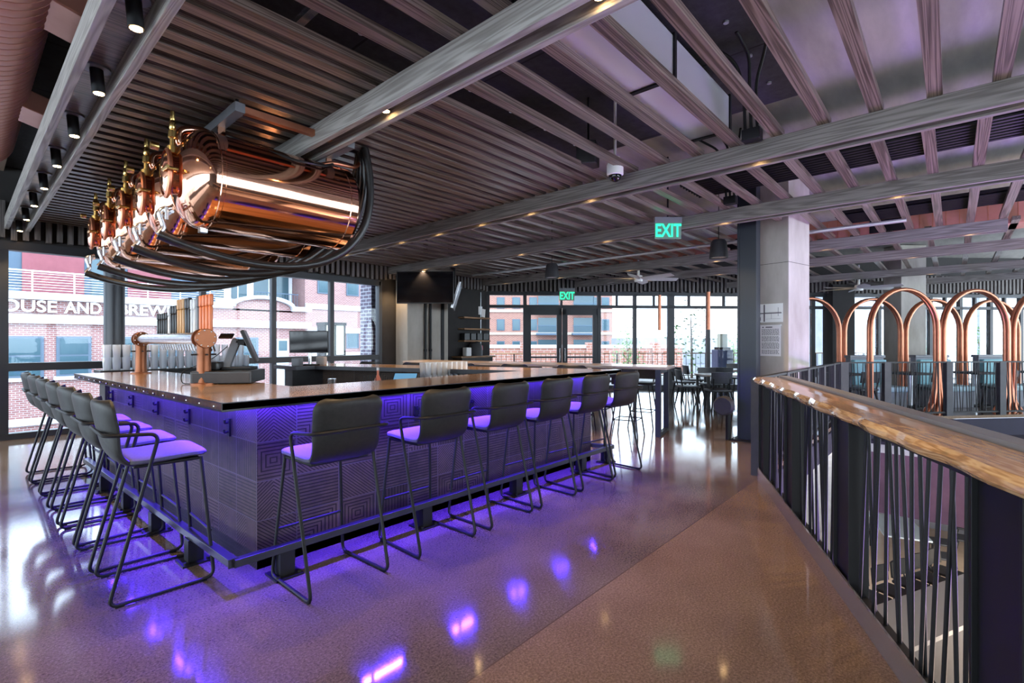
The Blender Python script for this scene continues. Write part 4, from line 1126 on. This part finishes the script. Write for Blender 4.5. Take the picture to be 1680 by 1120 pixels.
# ------------------------------------------------------------------ dining tables and chairs
M['chair']=noisy('blue black chair',(.022,.025,.032),(.032,.036,.044),30,.45,.05)
def make_chair():
    t=thing('dining_chair','','chair',(0,0,0),0,'black dining chairs')
    MB().rbox(0,0,.44,.42,.43,.475,.06,.015).build('seat',M['chair'],t)
    bk=[[( -.21+.42*k/8, -.20-.035*math.sin(PI*k/8)-dz*.10, .60+dz*.6) for k in range(9)] for dz in (0,.1,.2,.3,.38)]
    m=MB(); m.grid(bk,True,True); m.grid([[(x,y+.03,z) for x,y,z in r] for r in bk],True)
    per=bk[0]+[r[-1] for r in bk[1:]]+bk[-1][-2::-1]+[r[0] for r in bk[-2:0:-1]]; n_=len(per)
    m.add(per+[(x,y+.03,z) for x,y,z in per],[(i,(i+1)%n_,n_+(i+1)%n_,n_+i) for i in range(n_)],True); m.build('backrest',M['chair'],t)
    for sx in(-1,1):
        MB().tube([(sx*.16,-.17,.44),(sx*.165,-.21,.60),(sx*.165,-.225,.70)],.014,8).build('back_post',M['black'],t)
        MB().tube([(sx*.15,.15,.44),(sx*.20,.20,0)],[.024,.014],8).build('leg',M['black'],t)
        MB().tube([(sx*.15,-.15,.44),(sx*.21,-.23,0)],[.024,.014],8).build('leg',M['black'],t)
    return t
ch=make_chair(); uc=[False]
def put_chair(x,y,z,rz,label):
    if not uc[0]:
        uc[0]=True; ch.location=(x,y,z); ch.rotation_euler=(0,0,rz); ch['label']=label; return
    dup(ch,(x,y,z),rz,label)
def table4(x,y,rz,label,w=.9,d=.75,h=.73,z=0,mat=None):
    t=thing('dining_table',label,'table',(x,y,z),rz)
    MB().rbox(0,0,w,d,h-.035,h,.02,.006).build('tabletop',mat or M['tablewood'],t)
    for sx in(-1,1):
        for sy in(-1,1): MB().box(sx*(w/2-.06)-.025,sx*(w/2-.06)+.025,sy*(d/2-.06)-.025,sy*(d/2-.06)+.025,0,h-.035).build('leg',M['black'],t)
    return t
def cpt(px,depth):   # plan position from bearing and distance, for the dining tables seen past the column
    s=(px-840)/812.0; a_=math.radians(41.7)
    return ((math.cos(a_)+math.sin(a_)*s)*depth,(math.sin(a_)-math.cos(a_)*s)*depth)
FACE=math.radians(41.7-90)
for i,(px,dp,lb) in enumerate(((1195,10.95,'pale wooden dining table nearest the steel column'),(1200,12.9,'wooden dining table behind the nearest one before the far windows'))):
    x,y=cpt(px,dp); table4(x,y,FACE,lb,1.25,.75)
    c,s=math.cos(FACE),math.sin(FACE)
    put_chair(*cpt(px-18,dp-.75),0,FACE,'black dining chair with its back to us at the %s table'%('nearest' if i==0 else 'second'))
    put_chair(*cpt(px-30 if i==0 else px+10,dp+.72),0,FACE+PI,'black dining chair on the far side of the %s table'%('nearest' if i==0 else 'second'))
    put_chair(*cpt(px-66 if i==0 else px-62,dp+.05),0,FACE-PI/2,'black dining chair at the left end of the %s table'%('nearest' if i==0 else 'second'))
put_chair(*cpt(1122,12.2),0,FACE-1.3,'black dining chair standing alone near the window by the high table')
for i in range(4):
    put_chair(*bpt(SF[i]+.30,.82),0,D41,'dark dining chair beside the %s booth table'%ordn[i])
# high communal table
ht=thing('high_table','long high communal table with steel trestle legs right of the bar','table',(6.85,5.78,0),math.radians(103.6))
MB().rbox(0,0,5.1,.72,1.02,1.065,.01,.004).build('tabletop',M['tablewood'],ht)
for sx in(-1,0,1):
    m=MB(); x=sx*2.42
    for yy in(-.31,.31): m.box(x-.04,x+.04,yy-.04,yy+.04,0,1.02)
    m.box(x-.03,x+.03,-.31,.31,0,.05); m.box(x-.03,x+.03,-.31,.31,.96,1.02); m.build('leg_frame',pmat('blue grey steel',(.02,.026,.035),.5,.1),ht,.003)
def make_hstool():
    t=thing('high_chair','','high chair',(0,0,0),0,'dark high chairs')
    MB().rbox(0,0,.40,.38,.72,.76,.05,.015).build('seat',M['leather'],t)
    bk=[[(-.2+.4*k/8,-.18-.03*math.sin(PI*k/8)-dz*.08,.80+dz) for k in range(9)] for dz in (0,.08,.16,.24)]
    m=MB(); m.grid(bk,True,True); m.grid([[(x,y+.025,z) for x,y,z in r] for r in bk],True)
    per=bk[0]+[r[-1] for r in bk[1:]]+bk[-1][-2::-1]+[r[0] for r in bk[-2:0:-1]]; n_=len(per)
    m.add(per+[(x,y+.025,z) for x,y,z in per],[(i,(i+1)%n_,n_+(i+1)%n_,n_+i) for i in range(n_)],True); m.build('backrest',M['leather'],t)
    for sx in(-1,1):
        MB().tube([(sx*.12,.13,.73),(sx*.21,.2,0)],.011,7).build('leg',M['black'],t)
        MB().tube([(sx*.12,-.13,.73),(sx*.21,-.22,0)],.011,7).build('leg',M['black'],t)
        MB().tube([(sx*.13,-.15,.73),(sx*.15,-.19,.84)],.012,7).build('back_post',M['black'],t)
    m=MB(); P_=[(-.175,.175,.27),(.175,.175,.27),(.175,-.19,.27),(-.175,-.19,.27)]
    m.tube(P_,.008,6,closed=True); m.build('footrest',M['black'],t)
    return t
hs=make_hstool(); uh=[False]
hc,hsn=math.cos(math.radians(103.6)),math.sin(math.radians(103.6))
for i in range(6):
    for side in(-1,1):
        lx=-2.0+i*.78; ly=side*.50
        x=6.85+hc*lx-hsn*ly; y=5.78+hsn*lx+hc*ly
        rz=math.radians(103.6)+(PI if side>0 else 0)
        lab='dark high chair on the %s side of the communal table, %s from its near end'%('window' if side<0 else 'bar',nth(i+1))
        if not uh[0]:
            uh[0]=True; hs.location=(x,y,0); hs.rotation_euler=(0,0,rz); hs['label']=lab
        else: dup(hs,(x,y,0),rz,lab)

# ------------------------------------------------------------------ hall below
LZ=-3.3
def lpt(px,py,z):
    s=(px-840)/812.0;u=(560-py)/812.0;a_=math.radians(41.7);t_=(z-CAM_H)/u
    return ((math.cos(a_)+math.sin(a_)*s)*t_,(math.sin(a_)-math.cos(a_)*s)*t_)
lb_=thing('lower_bar','grey-topped bar counter in the hall below','bar',(9.15,.10,LZ),math.radians(-24))
MB().box(-1.6,1.9,-.38,.38,1.02,1.08).build('top',pmat('grey bar top',(.20,.19,.18),.35),lb_); MB().box(-1.5,1.8,-.25,.3,0,1.02).build('cabinet',M['black_soft'],lb_)
for i in range(7):
    c,s=math.cos(math.radians(-24)),math.sin(math.radians(-24)); lx=-1.35+.5*i; ly=.72
    dup(hs,(9.15+c*lx-s*ly,.10+s*lx+c*ly,LZ+.18),math.radians(-24+180),'black stool at the bar in the hall below, %s from the left'%nth(i+1))
sk_=thing('ice_bin','steel bin with a crinkled liner behind the lower bar','bin',(8.35,-.75,LZ),.3)
MB().box(-.35,.35,-.3,.3,0,.85).build('bin',M['steel'],sk_,.01)
m=MB()
for k in range(30): m.obox((random.uniform(-.28,.28),random.uniform(-.22,.22),.87+random.uniform(0,.08)),(.12,.10,.05),random.uniform(0,3),random.uniform(-.5,.5))
m.build('ice',M['white'],sk_)
for i,(x,y,lb) in enumerate(((13.6,.9,'pale blue table in the hall below, left one'),(12.9,-1.7,'pale blue table in the hall below, further right'),(15.1,-.9,'pale blue table in the hall below, far one'))):
    table4(x,y,.3,lb,1.5,.8,.75,LZ,pmat('pale blue table top',(.45,.55,.62),.25))
    for j,(ax,ay) in enumerate(((-.45,-.7),(.45,-.7),(-.45,.7),(.45,.7))):
        put_chair(x+ax,y+ay,LZ,(0 if ay<0 else PI)+.2,'dark chair in the hall below at the %s table, %s'%(('left','right','far')[i],('front left','front right','back left','back right')[j]))

# ------------------------------------------------------------------ outside
struct('floor',MB().box(-60,90,10.7,120,-4.7,-4.5),M['asphalt'],'street outside')
pt=[fw(-1.5,-.1),fw(20,-.1),(fw(20,-.1)[0]+5,fw(20,-.1)[1]+5),(fw(-1.5,-.1)[0]+5.2,fw(-1.5,-.1)[1]+5.2)]
struct('floor',MB().prism(pt[::-1],-.3,-.03),M['paving'],'paved terrace outside the far windows')
def text_mesh(body,size,ext,off):
    cu=bpy.data.curves.new('t','FONT'); cu.body=body; cu.size=size; cu.extrude=ext; cu.offset=off
    ob=bpy.data.objects.new('tmp',cu); COL.objects.link(ob)
    me=bpy.data.meshes.new_from_object(ob.evaluated_get(bpy.context.evaluated_depsgraph_get())); bpy.data.objects.remove(ob)
    return me
tv_=thing('brick_building','red brick restaurant across the street with pale letter sign','building',(0,30,-4.5))
B=4.5
m=MB(); m.box(-16,14.5,0,4.5,0,B+3.3)
arc=[(10.2,B+3.2)]+[(11.9-1.6*math.cos(PI*k/12),B+3.35+.55*math.sin(PI*k/12)) for k in range(13)]+[(13.6,B+3.2)]
n_=len(arc); m.add([(x,0,z) for x,z in arc]+[(x,.4,z) for x,z in arc],[tuple(range(n_)),tuple(range(n_,2*n_))[::-1]]+[(i,n_+i,n_+(i+1)%n_,(i+1)%n_) for i in range(n_)])
m.build('wall',M['brick'],tv_)
m=MB(); m.box(-16,10.2,-.25,.3,B+3.28,B+3.56); m.box(13.5,14.7,-.25,.3,B+3.28,B+3.56); m.box(-16,14.7,-.22,.1,B+2.24,B+2.64); m.box(-16,14.7,-.12,.1,B-2.2,B-1.9)
for k in range(12):
    a0,a1=PI*k/12,PI*(k+1)/12
    m.bar((11.9-1.7*math.cos(a0),-.02,B+3.42+.6*math.sin(a0)),(11.9-1.7*math.cos(a1),-.02,B+3.42+.6*math.sin(a1)),.5,.2)
m.build('cornice',M['stone'],tv_)
m=MB()
for k in range(14): m.box(13.75,14.55,-.06,.02,B-2+.32*k*1.0,B-2+.32*k+.26)
m.build('quoin',M['brick'],tv_)
for x0 in (-7.9,-6.3,-4.7,-3.2,-1.6,0.0,1.42,3.03,4.9,6.5,8.2,10.45):
    wf=MB(); wf.box(x0-.06,x0+1.15,-.05,.06,B-.12,B+1.68); wo=wf.build('window',M['paneframe'],tv_)
    p_=MB(); p_.box(x0+.06,x0+1.03,-.065,-.05,B-.02,B+.78); p_.box(x0+.06,x0+1.03,-.065,-.05,B+.86,B+1.58); p_.build('pane',M['pane'],wo)
    MB().box(x0-.15,x0+1.24,-.14,0,B-.28,B-.12).build('sill',M['stone'],tv_)
wf=MB(); wf.box(12.65,13.35,-.05,.06,B-2.2,B+1.6); wo=wf.build('doorway',pmat('pale blue door',(.45,.58,.62),.5),tv_); MB().box(12.75,13.25,-.07,-.05,B+.9,B+1.5).build('pane',M['pane'],wo)
for body,x0,x1 in (('HOUSE',.75,2.98),('AND',3.23,4.52),('BREWERY',5.16,8.35)):
    me=text_mesh(body,.75,.04,.012); xs_=[v.co.x for v in me.vertices]; ys_=[v.co.y for v in me.vertices]
    sx=(x1-x0)/(max(xs_)-min(xs_)); sy=.52/(max(ys_)-min(ys_)); mx0,my0=min(xs_),min(ys_)
    for v in me.vertices: v.co=Vector(((v.co.x-mx0)*sx,(v.co.y-my0)*sy,v.co.z))
    me.materials.clear(); me.materials.append(M['white'])
    o=bpy.data.objects.new('sign_lettering',me); COL.objects.link(o); o.parent=tv_; o.location=(x0,-.16,B+2.73); o.rotation_euler=(PI/2,0,0)
m=MB()
for k in range(20): m.box(-16+k*1.4,-15.95+k*1.4,.3,.35,B+3.5,B+4.58)
for k in range(8): m.box(-16,10.2,.31,.335,B+3.62+k*.12,B+3.64+k*.12)
m.box(-16,10.2,.29,.36,B+4.54,B+4.6)
m.build('terrace_railing',M['steel'],tv_)
up=thing('terrace_block','set-back upper storey with red and blue panels above the brick restaurant','building',(0,35.2,-1.0))
MB().box(-16,11,0,6,0,9).build('wall',M['bluepanel'],up)
m=MB()
for x0,x1 in((2.2,4.6),(6.5,8.6),(-2.5,0),(-7,-4)): m.box(x0,x1,-.08,0,.5,7)
m.build('panel',M['redpanel'],up)
for k in range(9): MB().box(-14+k*2.7,-13.1+k*2.7,-.06,.02,1.0+3.6,3.4+3.6).build('window',M['pane'],up)
ub=thing('white_block','white framed apartment block behind the curved parapet','building',(0,38,-4.5))
MB().box(11.0,17.2,0,8,0,16).build('wall',pmat('white render',(.50,.50,.52),.7),ub)
for zz in (5.6,9.0,12.2):
    for k in range(4): MB().box(11.4+k*1.5,12.4+k*1.5,-.05,.02,zz,zz+2.3).build('window',M['pane'],ub)
m=MB()
for zz in (8.3,11.6): m.box(13.9,17.0,-1.5,0,zz,zz+.25); m.box(13.9,17.0,-1.5,-1.44,zz+1.1,zz+1.16); [m.box(13.9+.2*q,13.92+.2*q,-1.48,-1.45,zz+.25,zz+1.1) for q in range(16)]
m.build('balcony',M['bluepanel'],ub)
rb=thing('brick_building','red brick apartment block at the right end of the street windows','building',(0,36,-4.5))
MB().box(17.25,34,0,9,0,17).build('wall',M['brick'],rb)
m=MB(); 
for zz in (4.7,6.6,8.4): m.box(17.25,34,-.12,.05,zz,zz+.4)
m.build('stone_band',M['stone'],rb)
for zz in (2.6,5.4,9.6,12.6):
    for k in range(7):
        wo=MB().box(18.2+k*2.4,19.3+k*2.4,-.06,.02,zz,zz+1.5).build('window',M['paneframe'],rb); MB().box(18.3+k*2.4,19.2+k*2.4,-.075,-.06,zz+.1,zz+1.4).build('pane',M['pane'],wo)
solo('brick_pier',MB().box(-.22,.22,0,.5,0,9),M['brick_blue'],'dark brick pier just outside the street windows','pier',(7.05,10.75,-4.5))
lt=thing('street_lantern','square cream lantern outside behind the monitor','lantern',(8.6,16.0,-4.5))
MB().cyl((0,0,0),(0,0,5.5),.06,8).build('pole',M['black'],lt); MB().box(-.35,.35,-.25,.25,5.5,6.5).build('lantern_glass',pmat('cream lantern glass',(.75,.75,.55),.4),lt); m=MB(); [m.box(x-.03,x+.03,-.27,.27,5.45,6.55) for x in(-.35,0,.35)]; m.box(-.4,.4,-.3,.3,6.5,6.6); m.build('cage',M['black'],lt)
# apartment block seen through the angled far windows
a41=math.radians(41.7); Fv=Vector((math.cos(a41),math.sin(a41),0)); Rv=Vector((math.sin(a41),-math.cos(a41),0))
ap=thing('apartment_building','orange brick apartment building beyond the exit doors','building',tuple(Fv*70+Rv*0+Vector((0,0,-6))),math.radians(41.7-90))
MB().box(-34,14.2,0,14,0,24).build('wall',M['brick2'],ap)
m=MB(); [m.box(-34,14.4,-.15,.02,zz,zz+.35) for zz in (4.9,8.4,11.6,14.9)]; m.build('stone_band',pmat('cream band',(.45,.40,.34),.8),ap)
for zz in (5.9,9.0,12.1,15.2):
    for x in (-30,-27,-24,-21,-13,-8.3,-5.0,-1.6,0.6,3.0,12.0,13.2):
        wo=MB().box(x-.55,x+.55,-.07,.02,zz,zz+1.6).build('window',M['paneframe'],ap); MB().box(x-.45,x+.45,-.09,-.07,zz+.1,zz+1.5).build('pane',M['pane'],wo)
    for x in (5.0,10.0,-17):
        MB().box(x-1.3,x+1.6,-.07,.02,zz-.4,zz+1.8).build('window',M['pane'],ap)
        m=MB(); m.box(x-1.6,x+1.9,-1.5,0,zz-.65,zz-.4); m.box(x-1.6,x+1.9,-1.5,-1.45,zz+.6,zz+.68); [m.box(x-1.6+.17*q,x-1.57+.17*q,-1.49,-1.46,zz-.4,zz+.6) for q in range(21)]; m.build('balcony',M['bluepanel'],ap)
def fr_pt(px,d,z=0.0):
    s=(px-840)/812.0; v_=Fv*d+Rv*(s*d); return (v_.x,v_.y,z)
lw=thing('garden_wall','low brick garden wall with pale capping beyond the terrace','wall',fr_pt(860,30,-4.5),math.radians(41.7-90))
MB().box(-6,9.6,0,.4,0,5.55).build('wall',M['brick2'],lw); MB().box(-6.1,9.7,-.06,.46,5.55,5.75).build('capping',M['stone'],lw)
m=MB(); [ (m.box(x-.25,x+.25,-.1,.5,0,5.9)) for x in (-4,0,4,8) ]; m.build('pier',M['brick2'],lw)
gr=thing('parking_garage','long grey concrete parking structure on the skyline','building',fr_pt(1022,60,-4.5),math.radians(41.7-90))
MB().box(0,34,0,7,0,6.4).build('wall',M['pale'],gr); MB().box(0,34,-.1,0,3.3,4.6).build('deck_opening',M['grey'],gr)
def tree(px,d,z0,h,r,n,label,seed,group='young trees outside'):
    random.seed(seed); t=thing('tree',label,'tree',fr_pt(px,d,z0),0,group)
    m=MB(); m.tube([(0,0,0),(.03,.02,h*.5),(0,.05,h*.9)],[.05,.04,.015],7)
    for k in range(7):
        a_=random.uniform(0,6.3); zz=random.uniform(.4,.8)*h; m.tube([(.02,.02,zz),(math.cos(a_)*r*.7,math.sin(a_)*r*.7,zz+r*.6)],[.018,.006],5)
    m.build('trunk',M['bark'],t); m=MB()
    for k in range(n):
        a_=random.uniform(0,6.3); q=random.random()**.5*r; zz=h*.62+random.gauss(0,.22)*h; q*=max(.3,1-abs(zz-h*.62)/(h*.6))
        c=Vector((math.cos(a_)*q,math.sin(a_)*q,zz)); s_=random.uniform(.05,.10)
        u=Vector((random.gauss(0,1),random.gauss(0,1),random.gauss(0,.6))).normalized(); w_=u.orthogonal().normalized()
        m.add([c-u*s_,c+w_*s_*.5,c+u*s_,c-w_*s_*.5],[(0,1,2,3)])
    m.build('foliage',M['leaf'],t)
tree(1030,24,-1.6,3.6,.9,420,'bushy young tree left of the window mullion outside',1)
tree(1135,19.5,-.03,2.9,1.1,170,'thin-leaved young tree outside behind the dining tables',2)
tree(1205,26,-1.6,3.3,1.2,420,'round green tree by the steel column outside',3)
tree(1495,24,-.5,2.6,1.6,600,'green shrubby tree behind the booths outside',4)
tree(1610,24,-.5,2.8,1.6,600,'green shrubby tree at the right behind the booths',5)
ph=thing('patio_heater','blue covered patio heater outside the far windows','heater',fr_pt(1185,17.2,-.03),math.radians(-48))
MB().prism([(-.27,-.27),(.27,-.27),(.27,.27),(-.27,.27)],0,1.2).build('cover',pmat('navy cover',(.05,.06,.14),.5),ph,.03); MB().box(-.13,.13,-.13,.13,1.2,1.75).build('lamp_head',pmat('cream lamp head',(.75,.72,.55),.5),ph,.02); MB().box(-.2,.2,-.2,.2,1.2,1.28).build('collar',M['black'],ph)
c0,c1=fw(-1,-5.0),fw(19,-5.0)
L=math.hypot(c1[0]-c0[0],c1[1]-c0[1])
tr=thing('terrace_railing','black terrace railing with timber top outside the far windows','railing',(c0[0],c0[1],-.03),-PI/4)
MB().box(0,L,-.06,.06,.98,1.02).build('top_rail',M['shelfwood'],tr)
MB().box(0,L,-.02,.02,.08,.11).build('bottom_rail',M['black'],tr)
m=MB(); [m.box(.2*q,.2*q+.014,-.008,.008,.1,.98) for q in range(int(L/.2))]; o=m.build('rod',M['black'],tr); o['kind']='stuff'
for q in range(10): MB().box(2.1*q,2.1*q+.05,-.03,.03,0,.98).build('post',M['black'],tr)
pbld=thing('pale_building','pale facade with tall windows outside behind the booths','building',fr_pt(1440,27,-4.5),math.radians(41.7-90))
MB().box(-1.5,16,0,6,0,14).build('wall',M['pale'],pbld)
for k in range(6):
    for zz in (4.6,9): MB().box(-.8+k*2.5,.4+k*2.5,-.05,.02,zz,zz+2.6).build('window',pmat('pale sky pane',(.35,.48,.58),.2),pbld)
